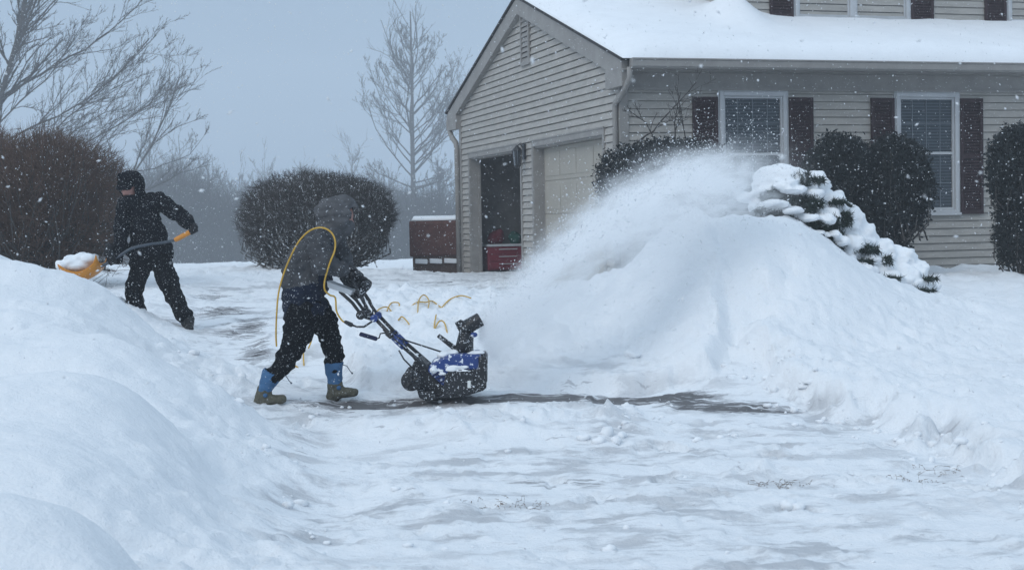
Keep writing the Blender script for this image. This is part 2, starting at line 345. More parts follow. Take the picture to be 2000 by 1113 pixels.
def _kern(x, y):
    h = .14+.023*np.clip(CTRL[None, :, 1], 4, 24)
    q = ((x[:, None]-CTRL[None, :, 0])**2+(y[:, None]-CTRL[None, :, 1])**2)/(h*h)
    k = np.exp(-.5*q)+.02/(1+q)**2
    return k/k.sum(1, keepdims=True)
KC = _kern(CTRL[:, 0], CTRL[:, 1]); WT = rr.copy()
for _ in range(3): WT = WT+.75*(rr-KC@WT)
def macro(X, Y):
    sh = X.shape; x = X.ravel(); y = Y.ravel(); out = np.zeros(len(x))
    for i in range(0, len(x), 20000): out[i:i+20000] = _kern(x[i:i+20000], y[i:i+20000])@WT
    w = sstep(0, 3, np.minimum(np.minimum(x+9.5, 9.5-x), np.minimum(y-1.5, 37-y))); w = w.reshape(sh)
    return out.reshape(sh)*w
_g = np.random.default_rng(33); FOOT = []
for (x0, y0, x1, y1, n_) in ((-2.3, 15.0, -1.6, 10.2, 9), (-1.5, 9.6, 1.6, 8.0, 7), (-.6, 7.6, 2.4, 9.9, 7), (-2.6, 16.2, -2.0, 18.5, 5), (2.6, 8.3, .6, 10.4, 5)):
    a_ = math.atan2(y1-y0, x1-x0)
    for k in range(n_):
        t_ = k/(n_-1); sd = .12*(1 if k % 2 else -1); FOOT.append((x0+(x1-x0)*t_-math.sin(a_)*sd+_g.normal()*.05, y0+(y1-y0)*t_+math.cos(a_)*sd+_g.normal()*.05, a_+_g.normal()*.2))
def polyline_d(X, Y, P):
    D = np.full(X.shape, 1e9); P = np.asarray(P, float)
    for i in range(len(P)-1):
        a = P[i]; e = P[i+1]-a; t = np.clip(((X-a[0])*e[0]+(Y-a[1])*e[1])/(e@e), 0, 1); D = np.minimum(D, np.hypot(X-a[0]-t*e[0], Y-a[1]-t*e[1]))
    return D
FURROW = [([(-4.5, 9.2), (-3.4, 9.05), (-2.5, 8.95), (-2.0, 8.75), (-1.65, 8.25), (-1.45, 7.6), (-1.3, 7.1)], .12, .22), ([(-3.2, 5.55), (-2.2, 5.62), (-1.75, 5.72), (-1.48, 5.62), (-1.25, 5.35), (-1.05, 5.0)], .12, .16),
          ([(-4.6, 11.2), (-3.5, 11.0), (-2.9, 10.8), (-2.35, 10.2)], .06, .22), ([(-4.02, 12.85), (-3.62, 13.5), (-3.4, 14.4)], .30, .36)]
def ground_z(X, Y, full=False):
    X = np.asarray(X, float); Y = np.asarray(Y, float)
    l, s, p = steps(X, Y); mac = macro(X, Y); d = 0.23*l+0.17*s*(1-l)+0.06*p
    
    for P, dep, wd in FURROW:
        wob = .10*fbm(X*1.3, Y*1.3, 81, 3); mac = mac-dep*np.exp(-((polyline_d(X, Y, P)+wob)/wd)**2)*sstep(.05, .3, mac)
    cover = np.clip(mac+d, 0, 9); deep = sstep(.05, .2, cover)
    # driven and scraped snow: low ridges along the passes, clods; deep snow: soft drifts
    near = (Y > 1.5) & (Y < 40) & (np.abs(X) < 12)
    slab = sstep(.50, .56, vnoise(X*3.1+.6*fbm(X*4, Y*4, 90, 2), Y*3.4, 91)+.35*fbm(X*7, Y*7, 92, 3))
    crumb = np.clip(vnoise(X*13, Y*13, 93)-.55, 0, 1)*sstep(.45, .62, vnoise(X*1.7, Y*1.9, 94))
    scr = 0.024*fbm(X*1.5+Y*.4, Y*1.9-X*.3, 51, 5)+0.012*fbm(X*6, Y*7, 53, 4)+0.05*np.clip(fbm(X*2.6, Y*3.0, 57, 5)-.16, 0, 1)+.016*slab+.045*crumb
    lump = fbm(X*2.3, Y*2.6, 67, 5, .55)
    dr = 0.022*fbm(X*3.1+Y, Y*3.3, 101, 5, .6)*sstep(.0, .4, fbm(X*.8, Y*.8, 102, 2)+.25)+0.035*fbm(X*.9, Y*1.4, 61, 3)+0.035*lump*sstep(-.35, .3, fbm(X*.6, Y*.8, 65, 2)+.25*sstep(11, 13, Y))+0.012*fbm(X*8, Y*9, 69, 4, .6)+.05*crumb*sstep(9.5, 11, Y)+.03*np.clip(fbm(X*3.6, Y*4.4, 99, 5, .6), 0, 1)*sstep(9.5, 11.5, Y)
    clod = 0.07*np.clip(fbm(X*4.5, Y*5.5, 71, 5, .6)-.05, 0, 1)*(1.9*p+0.9*s+.5*sstep(.0, .12, cover)*(1-sstep(.3, .7, cover)))
    rough = (0.055+.025*(X < -.3))*fbm(X*5, Y*6, 75, 5, .6)*sstep(.03, .12, cover)*(1-sstep(.25, .7, cover))
    mound = np.exp(-((X-2.1)/1.5)**2-((Y-13.3)/1.5)**2)*(.04*fbm(X*3.5-Y, Y*3.5+X, 77, 5, .6)+.04*np.clip(fbm(X*2.2, Y*5, 78, 4), 0, 1))
    rough = rough+mound
    prints = 0
    for fx_, fy_, fa in FOOT:
        u = (X-fx_)*math.cos(fa)+(Y-fy_)*math.sin(fa); v = -(X-fx_)*math.sin(fa)+(Y-fy_)*math.cos(fa); q = np.hypot(u/.15, v/.06); prints = prints-.030*(1-sstep(.75, 1.1, q))+.012*np.exp(-((q-1.25)/.25)**2)
    scr = scr+prints*sstep(.02, .03, .05-cover)
    z = base(Y)+mac+d+near*((1-deep)*scr+deep*dr+clod+rough)
    if not full: return z
    clr = (1-sstep(.03, .14, cover))*sstep(1.5, 5, Y)*(1-sstep(27, 29, Y))*sstep(-9, -6, X)
    return z, clr
def build_ground():
    fx = np.concatenate([np.arange(-8.4, -4.2, .05), np.arange(-4.2, 4.6, .021), np.arange(4.6, 8.6, .06)]); xs = np.concatenate([[-900, -500, -250, -120, -60, -35, -24, -18, -14, -11.5, -9.8, -9], fx, [9, 9.8, 11.5, 14, 18, 24, 35, 60, 120, 250, 500, 900]])
    ys = [2.2]
    while ys[-1] < 30: ys.append(ys[-1]+max(.020, .0050*ys[-1]))
    ys = np.concatenate([[-300, -120, -50, -20, -8, -3, 0, 1.2, 1.8], ys, [31, 32, 33.5, 35, 37, 39, 42, 46, 50, 56, 62, 70, 80, 95, 120, 180, 300, 600, 1200, 2500]])
    X, Y = np.meshgrid(xs, ys); Z, clr = ground_z(X, Y, True)
    ny, nx = X.shape; idx = np.arange(ny*nx).reshape(ny, nx)
    F = np.stack([idx[:-1, :-1], idx[:-1, 1:], idx[1:, 1:], idx[1:, :-1]], -1).reshape(-1, 4)
    o = raw('snowy_ground', np.stack([X, Y, Z], -1).reshape(-1, 3), None, F, None, None, True)
    # wear of the snow cover: bare asphalt in the scraped lane, thin patches elsewhere
    def blotch(px, py, Yr, rx, ry):
        c = G(px, py); return np.exp(-((X-c[0])/rx)**2-((Y-c[1])/ry)**2)
    bare = blotch(1180, 776, 0, .50, .20)*.92+blotch(1310, 771, 0, .40, .20)*1.0+blotch(960, 784, 0, .45, .17)*.85+blotch(1080, 780, 0, .4, .18)*.86+blotch(1440, 797, 0, .45, .22)*.9+blotch(1330, 792, 0, .4, .2)*.75+blotch(820, 787, 0, .5, .18)*.75+blotch(700, 786, 0, .5, .16)*.66+blotch(640, 797, 0, .4, .16)*.6+blotch(1100, 945, 0, .4, .13)*.62+blotch(950, 968, 0, .3, .07)*.5+blotch(478, 640, 0, .30, 1.1)*.80+blotch(505, 690, 0, .2, .8)*.74+blotch(430, 610, 0, .45, .7)*.70+blotch(400, 585, 0, .4, .9)*.66+blotch(880, 553, 0, .9, .8)*.5
    for nm, A in (('cleared', clr), ('bare', np.clip(bare, 0, 1.1)*np.clip(clr*1.3, 0, 1))):
        at = o.data.attributes.new(nm, 'FLOAT', 'POINT'); at.data.foreach_set('value', A.astype(np.float32).ravel())
    m = bpy.data.materials.new('snow_ground'); m.use_nodes = True; nt = m.node_tree; N = nt.nodes; L = nt.links; b = N['Principled BSDF']
    b.inputs['Roughness'].default_value = .85; b.inputs['Specular IOR Level'].default_value = .2
    tc = N.new('ShaderNodeTexCoord')
    def noise(scale, st, det=5, rz=0.0, rough=.6):
        mp = N.new('ShaderNodeMapping'); mp.inputs['Scale'].default_value = st; mp.inputs['Rotation'].default_value = (0, 0, rz); L.new(tc.outputs['Object'], mp.inputs['Vector'])
        n = N.new('ShaderNodeTexNoise'); n.inputs['Scale'].default_value = scale; n.inputs['Detail'].default_value = det; n.inputs['Roughness'].default_value = rough; L.new(mp.outputs[0], n.inputs['Vector']); return n.outputs[0]
    def rng(x, a, bb, c=0., d=1.):
        r = N.new('ShaderNodeMapRange'); r.interpolation_type = 'SMOOTHSTEP'
        for i, v in ((1, a), (2, bb), (3, c), (4, d)): r.inputs[i].default_value = v
        L.new(x, r.inputs[0]); return r.outputs[0]
    def math2(op, a, bb):
        r = N.new('ShaderNodeMath'); r.operation = op
        for i, v in ((0, a), (1, bb)):
            if isinstance(v, (int, float)): r.inputs[i].default_value = v
            else: L.new(v, r.inputs[i])
        return r.outputs[0]
    def mix(f, a, bb):
        r = N.new('ShaderNodeMix'); r.data_type = 'RGBA'; L.new(f, r.inputs[0])
        for i, v in ((6, a), (7, bb)):
            if isinstance(v, tuple): r.inputs[i].default_value = (*v, 1)
            else: L.new(v, r.inputs[i])
        return r.outputs[2]
    A1 = N.new('ShaderNodeAttribute'); A1.attribute_name = 'cleared'; A2 = N.new('ShaderNodeAttribute'); A2.attribute_name = 'bare'
    st1 = noise(1.0, (1.7, 3.4, 1), 9, -.10, .66); st2 = noise(1.0, (3.4, 15, 1), 7, -.05, .7); big = noise(.55, (1, 1.5, 1), 3)
    f1 = math2('MULTIPLY', A1.outputs['Fac'], rng(st1, .47, .60, 0, .80)); f1 = math2('MULTIPLY', f1, rng(big, .3, .6, .35, 1))
    f2 = math2('MULTIPLY', A1.outputs['Fac'], rng(st2, .61, .66, 0, .65))
    c = mix(f1, SNOW, (.47, .48, .50)); c = mix(f2, c, (.40, .40, .42))
    nz = math2('ADD', math2('MULTIPLY', math2('SUBTRACT', st2, .5), 3.4), math2('MULTIPLY', math2('SUBTRACT', st1, .5), 1.5)); bs = math2('ADD', A2.outputs['Fac'], math2('MULTIPLY', nz, rng(A2.outputs['Fac'], .08, .5)))
    c = mix(rng(bs, .47, .58, 0, .75), c, (.33, .33, .345)); c = mix(rng(bs, .76, .96, 0, .82), c, (.085, .083, .085))
    L.new(c, b.inputs['Base Color'])
    bp = N.new('ShaderNodeBump'); bp.inputs['Strength'].default_value = .7; bp.inputs['Distance'].default_value = .035
    hh = math2('ADD', noise(9, (1, 1.2, 1), 8, 0, .66), math2('MULTIPLY', noise(55, (1, 1, 1), 5), .30)); L.new(hh, bp.inputs['Height']); L.new(bp.outputs[0], b.inputs['Normal'])
    o.data.materials.append(m); tag(o, kind='structure')
    return o
build_ground()
def gz(x, y): return float(ground_z(np.array([x]), np.array([y]))[0])
# ------------------------------------------------------------------ house
CAMH = np.array([-6.822, -17.878, -1.215]); ZB = -2.12
_d = -CAMH
HX = _d[0]*math.cos(YAW)-_d[1]*math.sin(YAW); HY = _d[0]*math.sin(YAW)+_d[1]*math.cos(YAW); HZ = CAMZ-CAMH[2]+ZB
house = tag(empty('house', (HX, HY, HZ), YAW), 'tan sided two storey house with attached gabled garage and snow covered roof', 'house')
def hw(x, y, z):
    """house-local to world"""
    return np.array([HX+x*math.cos(YAW)-y*math.sin(YAW), HY+x*math.sin(YAW)+y*math.cos(YAW), HZ+z])
def hl(px, py, axis, val):
    d = CF+(px-CX)/FPX*CR-(py-CY)/FPX*CU; o = np.array([0, 0, CAMZ])-np.array([HX, HY, HZ]); c, s = math.cos(YAW), math.sin(YAW)
    R = np.array([[c, s, 0], [-s, c, 0], [0, 0, 1]]); o = R@o; d = R@d; return o+d*(val-o[axis])/d[axis]
SP = 0.1016; W = 8.15; RY = 4.2; EAVE = .79-ZB; PIT = .322; LIP = .02; K0 = -ZB
def roofz(y): return EAVE+(y+.32)*PIT if y <= RY else EAVE+(2*RY-y+.32)*PIT
OPZ = 2.03
O1 = (4.41, 7.50); O2 = (.65, 3.73)
def cut(iv, holes):
    out = [iv]
    for a, b in holes:
        nx = []
        for p, q in out:
            if b <= p or a >= q: nx.append((p, q)); continue
            if a > p: nx.append((p, a))
            if b < q: nx.append((b, q))
        out = nx
    return [(p, q) for p, q in out if q-p > .01]
def siding(put, lo, hi, zlo, zhi, holes, clip=None, gap=.014):
    """lap boards; put(u, out, z) -> point; holes (u0,u1,z0,z1)"""
    mb = MB(); k = math.floor((zlo-K0)/SP)
    while True:
        z0 = K0+k*SP; z1 = z0+SP; k += 1
        if z0 >= zhi: break
        zz0, zz1 = max(z0, zlo), min(z1-gap, zhi)
        if zz1-zz0 < .004: continue
        iv = (lo, hi) if clip is None else clip((zz0+zz1)/2)
        if iv[1]-iv[0] < .02: continue
        zm = (zz0+zz1)/2
        for p, q in cut(iv, [(a, b) for a, b, c, d in holes if c < zm < d]):
            mb.add([put(p, LIP, zz0), put(q, LIP, zz0), put(q, 0.003, zz1), put(p, 0.003, zz1), put(p, -.019, zz0), put(q, -.019, zz0), put(p, -.019, zz1), put(q, -.019, zz1)], [(0, 1, 2, 3), (4, 5, 1, 0), (3, 2, 7, 6)])
    return mb
# gable (garage) wall, faces -X
gput = lambda u, o, z: (-o, u, z)
gw = siding(gput, 0, W, 0, 6, [(O1[0]-.07, O1[1]+.07, -1, OPZ+.10), (O2[0]-.07, O2[1]+.07, -1, OPZ+.10)], lambda z: (max(0.0, (z-EAVE)/PIT-.32), min(W, 2*RY-(z-EAVE)/PIT+.32)))
# wall core behind the boards
def core(poly2, holes=None): pass
gw.add([(.03, 0.02, OPZ), (.03, W, OPZ), (.03, W, roofz(W)-.06), (.03, RY, roofz(RY)-.06), (.03, 0.02, roofz(0)-.06)], [(0, 4, 3, 2, 1)])
for a, b in ((0.02, O2[0]), (O2[1], O1[0]), (O1[1], W)): gw.box((.02, a, 0), (.17, b, OPZ-.002))
gw.box((.02, .02, OPZ), (.17, W, OPZ+.28))
tag(gw.build('garage_wall', m_siding, house), 'tan lap siding gable wall with two garage openings')
# front wall faces -Y
FR = 12.5
WIN = [(1.366, 2.335), (3.976, 4.945)]; WZ = (-1.21-ZB+.0, .425-ZB)
fput = lambda u, o, z: (u, -o, z)
fw = siding(fput, 0.0, FR, 0.05, .475-ZB, [(a-.0, b+.0, WZ[0], WZ[1]) for a, b in WIN], None, .010)
fw.box((0.03, .0231, .0), (FR, .15, EAVE-.03))
fw.box((-.02, -.03, -.5), (FR, -.0, .05))
fw.box((FR-.1, .151, 0), (FR, 8, EAVE))
tag(fw.build('front_wall', m_siding, house), 'tan lap siding front wall under the eave')
# other walls of the garage, floor, ceiling
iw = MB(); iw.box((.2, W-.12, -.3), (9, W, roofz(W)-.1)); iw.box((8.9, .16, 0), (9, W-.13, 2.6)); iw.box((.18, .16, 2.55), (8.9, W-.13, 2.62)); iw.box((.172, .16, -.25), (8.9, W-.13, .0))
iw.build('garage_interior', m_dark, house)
# frieze, soffit, fascia, gutter
tr = MB(); tr.box((.09, -.035, .475-ZB), (FR, 0.0, .66-ZB)); tr.box((.09, -.05, .44-ZB), (FR, -.0, .474-ZB)); tr.build('frieze_board', m_trim, house)
so = MB(); so.box((-.10, -.36, .66-ZB), (FR, .02, .68-ZB)); so.build('soffit', m_trim, house)
gu = MB()
prof = [(-.37, .675), (-.46, .675), (-.485, .70), (-.485, .775), (-.50, .785), (-.50, .80), (-.37, .80)]
gu.prism([(-.02, y, z-ZB) for y, z in prof], (FR+.02, 0, 0)); gu.build('gutter', m_trim, house)
# corner boards, rake boards, returns
cb = MB(); cb.box((-.028, -.03, 0), (.09, .0, .66-ZB)); cb.box((-.028, .0, 0), (-.001, .10, .74-ZB)); cb.build('corner_board', m_trim, house); cb = MB(); cb.box((-.028, W-.10, -.1), (-.001, W+.02, .8-ZB)); cb.box((-.028, W+.0, -.1), (.2, W+.02, .7-ZB)); cb.build('corner_board', m_trim, house)
rk = MB(); RW = .26
def rake(y0, y1): rk.prism([(-.10, y0, roofz(y0)-.005), (-.10, y1, roofz(y1)-.005), (-.10, y1, roofz(y1)-RW), (-.10, y0, roofz(y0)-RW)], (.095, 0, 0))
rake(-.30, RY); rake(8.69, RY)
rk.prism([(-.10, -.30, roofz(-.30)-.26), (-.10, .30, roofz(.30)-RW-.001), (-.10, .30, roofz(-.30)-.33), (-.10, -.30, roofz(-.30)-.33)][::-1], (.095, 0, 0))
rk.prism([(-.10, 8.69, roofz(8.69)-.26), (-.10, 8.1, roofz(8.1)-RW-.001), (-.10, 8.1, roofz(8.69)-.33), (-.10, 8.69, roofz(8.69)-.33)], (.095, 0, 0))
rk.build('rake_board', m_trim, house)
# roof slabs
rf = MB()
for y0, y1 in ((-.36, RY), (8.76, RY)):
    rf.prism([(-.13, y0, roofz(y0)), (-.13, y1, roofz(y1)), (-.13, y1, roofz(y1)+.035), (-.13, y0, roofz(y0)+.035)], (FR+.13, 0, 0))
roof = rf.build('roof', m_shing, house)
sf = MB(); sf.box((-.10, W+.021, .62-ZB), (FR, 8.7, .64-ZB)); sf.box((-.09, 8.7, .62-ZB), (FR, 8.8, .76-ZB)); sf.build('rear_gutter', m_trim, house)
# snow on the roof, drifted against the upper storey
Y2, X2 = 1.40, 2.34
def roof_snow(y0, y1, name):
    xs = np.concatenate([np.arange(-.12, 1, .05), np.arange(1, FR, .12)]); n = 60; t = np.linspace(0, 1, n)**1.5; ys = y0+(y1-y0)*t
    X, Y = np.meshgrid(xs, ys); rz = np.vectorize(roofz)(Y)+.036
    de = np.abs(Y-y0); dx = X+.12
    th = .21*(1-np.exp(-de/.09))*(1-np.exp(-dx/.22))*(1+.12*fbm(X*.7, Y*.9, 3, 3))+.02*fbm(X*2, Y*2, 8, 3)*sstep(.1, .4, de)
    if y0 < 0:
        dw = np.hypot(np.clip(X2-X, 0, 9), np.clip(Y2-Y, 0, 9))
        th = th+.06*np.exp(-dw/.35)+.30*np.exp(-((X-X2+.10)/.30)**2)*np.exp(-((Y-Y2)/.55)**2)*sstep(.3, .8, de)
        th += .03*np.exp(-((Y-Y2)/.3)**2)*fbm(X*.8, Y*0, 12, 2)
    th = np.clip(th, .004, 9)
    V = np.concatenate([np.stack([X, Y, rz+th], -1).reshape(-1, 3), np.stack([X, Y, rz+.001], -1).reshape(-1, 3)])
    ny, nx = X.shape; i = np.arange(ny*nx).reshape(ny, nx); q = lambda a: np.stack([a[:-1, :-1], a[:-1, 1:], a[1:, 1:], a[1:, :-1]], -1).reshape(-1, 4)
    rim = np.concatenate([i[0, :], i[1:, -1], i[-1, ::-1][1:], i[::-1, 0][1:]]); m = ny*nx
    R = np.stack([rim[:-1]+m, rim[1:]+m, rim[1:], rim[:-1]], 1)
    return raw(name, V, None, np.concatenate([q(i), q(i)[:, ::-1]+m, R]), m_snow, None, True)
for a, b in ((-.40, RY), (8.78, RY)):
    o = roof_snow(a, b, 'roof_snow'); o.parent = roof
# downspouts
ds = MB(); ds.tube([(-.03, -.40, .69-ZB), (-.03, -.40, .55-ZB), (-.05, -.16, .36-ZB), (-.065, .03, .28-ZB), (-.065, .05, .2-ZB), (-.065, .06, 0.2)], .038, 8); ds.build('downspout', m_trim, house, True)
ds = MB(); ds.tube([(-.06, 8.76, .66-ZB), (-.06, 8.76, .52-ZB), (-.06, 8.55, .34-ZB), (-.06, 8.26, .22-ZB), (-.06, 8.215, .1-ZB), (-.06, 8.21, -.05)], .05, 8); ds.build('downspout', m_trim, house, True)
# garage openings: casing, reveal, door
for (a, b) in (O1, O2):
    t = MB(); t.box((-.03, a-.07, OPZ+.0), (.02, b+.07, OPZ+.10)); t.box((-.042, a-.08, OPZ+.085), (-.03, b+.08, OPZ+.105)); t.box((-.03, a-.07, 0), (.0195, a, OPZ)); t.box((-.03, b, 0), (.0195, b+.07, OPZ))
    t.box((-.02, b-.02, 0), (.17, b-.001, OPZ-.001)); t.box((.13, b-.05, 0), (.17, b-.021, OPZ-.001)); t.box((-.0, a+.001, OPZ-.025), (.17, b-.021, OPZ-.001)); t.box((-.02, a+.001, 0), (.17, a+.02, OPZ-.026))
    t.build('garage_casing', m_trim, house)
gd = MB(); n = 4; ph = (OPZ-.026)/n
for i in range(n):
    gd.box((.14, O2[0]+.021, i*ph+.006), (.165, O2[1]-.051, (i+1)*ph-.004))
    for j in range(4):
        w = (O2[1]-O2[0]-.14)/4; y = O2[0]+.045+j*w
        gd.box((.133, y+.03, i*ph+.07), (.1395, y+w-.04, (i+1)*ph-.07))
gd.box((.15, O2[0]+.021, 0), (.168, O2[1]-.051, OPZ-.03))
gdo = tag(gd.build('garage_door', m_door, house, bevel=.004), 'closed cream panelled garage door')
hd = MB(); yy = 1.82; hd.tube([(.13, yy, .52), (.09, yy, .52), (.085, yy-.01, .66)], .014, 6); hd.tube([(.10, yy, .53), (.09, yy+.1, .50)], .012, 6); hd.build('handle', m_lamp, gdo)
# raised door inside first opening
rd = MB(); rd.box((.3, O1[0]+.02, OPZ+.08), (2.4, O1[1]-.05, OPZ+.12)); tag(rd.build('garage_door', m_door, house), 'raised garage door under the ceiling')
# lantern between the doors
ln = MB(); ly = 4.16; ln.box((-.05, ly-.05, 1.86), (-.021, ly+.05, 2.10)); ln.tube([(-.05, ly, 2.04), (-.10, ly, 2.10), (-.15, ly, 2.06)], .01, 6); ln.tube([(-.15, ly, 2.08), (-.15, ly, 2.04), (-.15, ly, 2.0)], [.01, .05, .085], 6); ln.tube([(-.15, ly, 1.76), (-.15, ly, 1.73)], [.06, .03], 6)
for k in range(6):
    a = PI/3*k; ln.tube([(-.15+.075*math.cos(a), ly+.075*math.sin(a), 2.0), (-.15+.055*math.cos(a), ly+.055*math.sin(a), 1.76)], .006, 4)
lno = ln.build('wall_lantern', m_lamp, house); g = MB(); g.tube([(-.15, ly, 1.995), (-.15, ly, 1.765)], [.066, .047], 6); g.build('lantern_glass', m_lglass, lno)
# gable vent
vt = MB(); vy0, vy1, vz0, vz1 = 3.80, 4.24, 1.23-ZB, 1.93-ZB
vt.box((-.045, vy0, vz0), (-.018, vy0+.05, vz1)); vt.box((-.045, vy1-.05, vz0), (-.018, vy1, vz1)); vt.box((-.045, vy0, vz1), (-.018, vy1, vz1+.05)); vt.box((-.045, vy0, vz0-.05), (-.018, vy1, vz0))
for k in range(9):
    z = vz0+k*(vz1-vz0)/9; vt.prism([(-.04, vy0+.051, z), (-.018, vy0+.051, z+.07), (-.012, vy0+.051, z+.07), (-.034, vy0+.051, z)], (0, vy1-vy0-.102, 0))
vto = vt.build('gable_vent', m_trim, house); bk = MB(); bk.box((-.012, vy0, vz0), (-.004, vy1, vz1)); bk.build('vent_backing', m_shing, vto)
# windows
def window(x0, x1, z0, z1, y, cols=4, rows=4, double=False):
    f = MB(); t = .055; D = y-.045
    f.box((x0, D, z0), (x0+t, y+.03, z1)); f.box((x1-t, D, z0), (x1, y+.03, z1)); f.box((x0+t, D, z1-t), (x1-t, y+.03, z1)); f.box((x0-.02, D-.03, z0-.035), (x1+.02, y+.02, z0)); f.box((x0+t, D, z0), (x1-t, y+.03, z0+.04))
    # outer head trim
    f.box((x0-.02, D+.01, z1+.001), (x1+.02, y-.004, z1+.03)); f.box((x0-.028, D+.015, z0), (x0-.001, y-.004, z1)); f.box((x1+.001, D+.015, z0), (x1+.028, y-.004, z1))
    sp = [(x0+t, x1-t)]
    if double:
        xm = (x0+x1)/2; f.box((xm-.05, D+.002, z0+.041), (xm+.05, y+.03, z1-t-.001)); sp = [(x0+t, xm-.05), (xm+.05, x1-t)]
    zm = (z0+z1)/2
    s2 = .03
    for a, b in sp:
        f.box((a+.001, y-.02, z0+.041), (a+s2, y+.02, z1-t-.001)); f.box((b-s2, y-.02, z0+.041), (b-.001, y+.02, z1-t-.001)); f.box((a+s2, y-.015, zm-.018), (b-s2, y+.02, zm+.018)); f.box((a+s2, y-.018, z1-t-s2), (b-s2, y+.02, z1-t-.001)); f.box((a+s2, y-.018, z0+.041), (b-s2, y+.02, z0+.041+s2))
    fo = f.build('window', m_frame, house, bevel=.003)
    g = MB()
    for a, b in sp: g.box((a+s2, y+.006, z0+.06), (b-s2, y+.016, z1-t-.02))
    g.build('pane', m_glass, fo)
    mu = MB()
    for a, b in sp:
        for i in range(1, cols): xx = a+(b-a)*i/cols; mu.box((xx-.006, y-.001, z0+.06), (xx+.006, y+.005, zm-.019)); mu.box((xx-.006, y-.001, zm+.019), (xx+.006, y+.005, z1-t-.02))
        for i in range(1, rows):
            zz = z0+(z1-z0)*i/rows
            if i*2 != rows: mu.box((a+s2, y-.002, zz-.006), (b-s2, y+.0045, zz+.006))
    mu.build('muntins', m_munt, fo)
def shutter(x0, x1, z0, z1, y):
    s = MB(); t = .045; yo = y-.05
    s.box((x0, yo, z0), (x0+t, y-.021, z1)); s.box((x1-t, yo, z0), (x1, y-.021, z1)); s.box((x0+t, yo, z1-.06), (x1-t, y-.021, z1)); s.box((x0+t, yo, z0), (x1-t, y-.021, z0+.06)); zm = (z0+z1)/2; s.box((x0+t, yo, zm-.03), (x1-t, y-.021, zm+.03))
    z = z0+.07
    while z < z1-.08:
        if abs(z-zm) > .05: s.prism([(x0+t, yo+.004, z), (x0+t, yo+.022, z+.034), (x0+t, yo+.028, z+.034), (x0+t, yo+.010, z)], (x1-x0-2*t, 0, 0))
        z += .04
    s.box((x0+t, y-.0215, z0+.06), (x1-t, y-.0205, z1-.06))
    s.build('shutter', m_shut, house)
for a, b in WIN:
    window(a, b, WZ[0], WZ[1], 0.0); shutter(a-.385, a-.03, -1.235-ZB, .355-ZB, 0); shutter(b+.03, b+.385, -1.235-ZB, .355-ZB, 0)
for a in (6.8, 9.4): window(a, a+.97, WZ[0], WZ[1], -.0); shutter(a-.385, a-.03, -1.235-ZB, .355-ZB, 0); shutter(a+1.0, a+1.355, -1.235-ZB, .355-ZB, 0)
# upper storey
W2Z = 1.60-ZB; TOP = 4.9-2.12-ZB
uw = siding(lambda u, o, z: (u, Y2-o, z), X2, FR, roofz(Y2), TOP, [], None, .010)
uw2 = siding(lambda u, o, z: (X2-o, u, z), Y2, 7.0, roofz(Y2), TOP, [], None, .010)
uw.v, uw.f = uw.v, uw.f; uw.add(uw2.v, uw2.f); uw.box((X2+.02, Y2+.022, roofz(Y2)-.2), (FR, 7, TOP-.05))
uw.build('upper_wall', m_siding, house)
ub = MB(); ub.box((X2-.03, Y2-.03, roofz(Y2)), (X2+.09, Y2-.0205, TOP)); ub.box((X2-.03, Y2-.02, roofz(Y2)), (X2-.0205, Y2+.09, TOP)); ub.build('corner_board', m_trim, house)
ur = MB(); ur.prism([(X2-.3, Y2-.4, TOP-.1), (X2-.3, 4.2, TOP+1.4), (X2-.3, 7.4, TOP-.1)], (FR-X2+.6, 0, 0)); ur.build('upper_roof', m_snow, house)
def uwx(px): return float(hl(px, 20, 1, Y2)[0])
xa, xb = uwx(1551), uwx(1774)
window(xa, xb, W2Z-.0, W2Z+1.25, Y2, 4, 4, True); shutter(xa-.40, xa-.03, W2Z+.02, W2Z+1.2, Y2); shutter(xb+.03, xb+.40, W2Z-.02, W2Z+1.2, Y2)
xc = uwx(1966); window(xc, xc+1.8, W2Z, W2Z+1.25, Y2, 4, 4, True); shutter(xc-.40, xc-.03, W2Z-.02, W2Z+1.2, Y2)
# ------------------------------------------------------------------ things in and by the garage
def hthing(name, x, y, z, label, cat):
    o = empty(name, hw(x, y, z), YAW); return tag(o, label, cat)
tc_ = hthing('tool_chest', .70, 7.72, 0, 'low red metal chest with grey top inside the open garage', 'tool chest')
b = MB(); b.box((-.42, -.24, .04), (.33, .24, .46))
for k in range(3): b.box((-.40, -.252, .07+k*.13), (.31, -.241, .18+k*.13))
b.build('cabinet', m_red, tc_, bevel=.006); b = MB(); b.box((-.43, -.26, .461), (.34, .25, .50)); b.build('top', m_grey, tc_, bevel=.005)
b = MB()
for k in range(3): b.tube([(-.22, -.265, .15+k*.13), (.12, -.265, .15+k*.13)], .008, 6)
b.build('handles', m_grey, tc_)
q = hw(.52, 7.70, .50); b = MB(); b.ell(q+(-.06, 0, .10), (.13, .14, .12)); b.ell(q+(.04, 0, .14), (.10, .12, .13)); b.tube([q+(-.1, 0, .2), q+(-.03, 0, .30), q+(.05, 0, .2)], .012, 6)
tag(b.meld('cloth_bag', m_red2, voxel=.02, fold=.02), 'dark red soft bag on the left of the red chest', 'bag')
q = hw(.86, 7.70, .50); b = MB(); b.ell(q+(0, 0, .09), (.13, .13, .11)); b.ell(q+(-.05, 0, .13), (.08, .1, .10)); b.tube([q+(-.06, 0, .18), q+(0, 0, .26), q+(.06, 0, .17)], .010, 6)
tag(b.meld('cloth_bag', m_green, voxel=.02, fold=.02), 'dark green soft bag on the right of the red chest', 'bag')
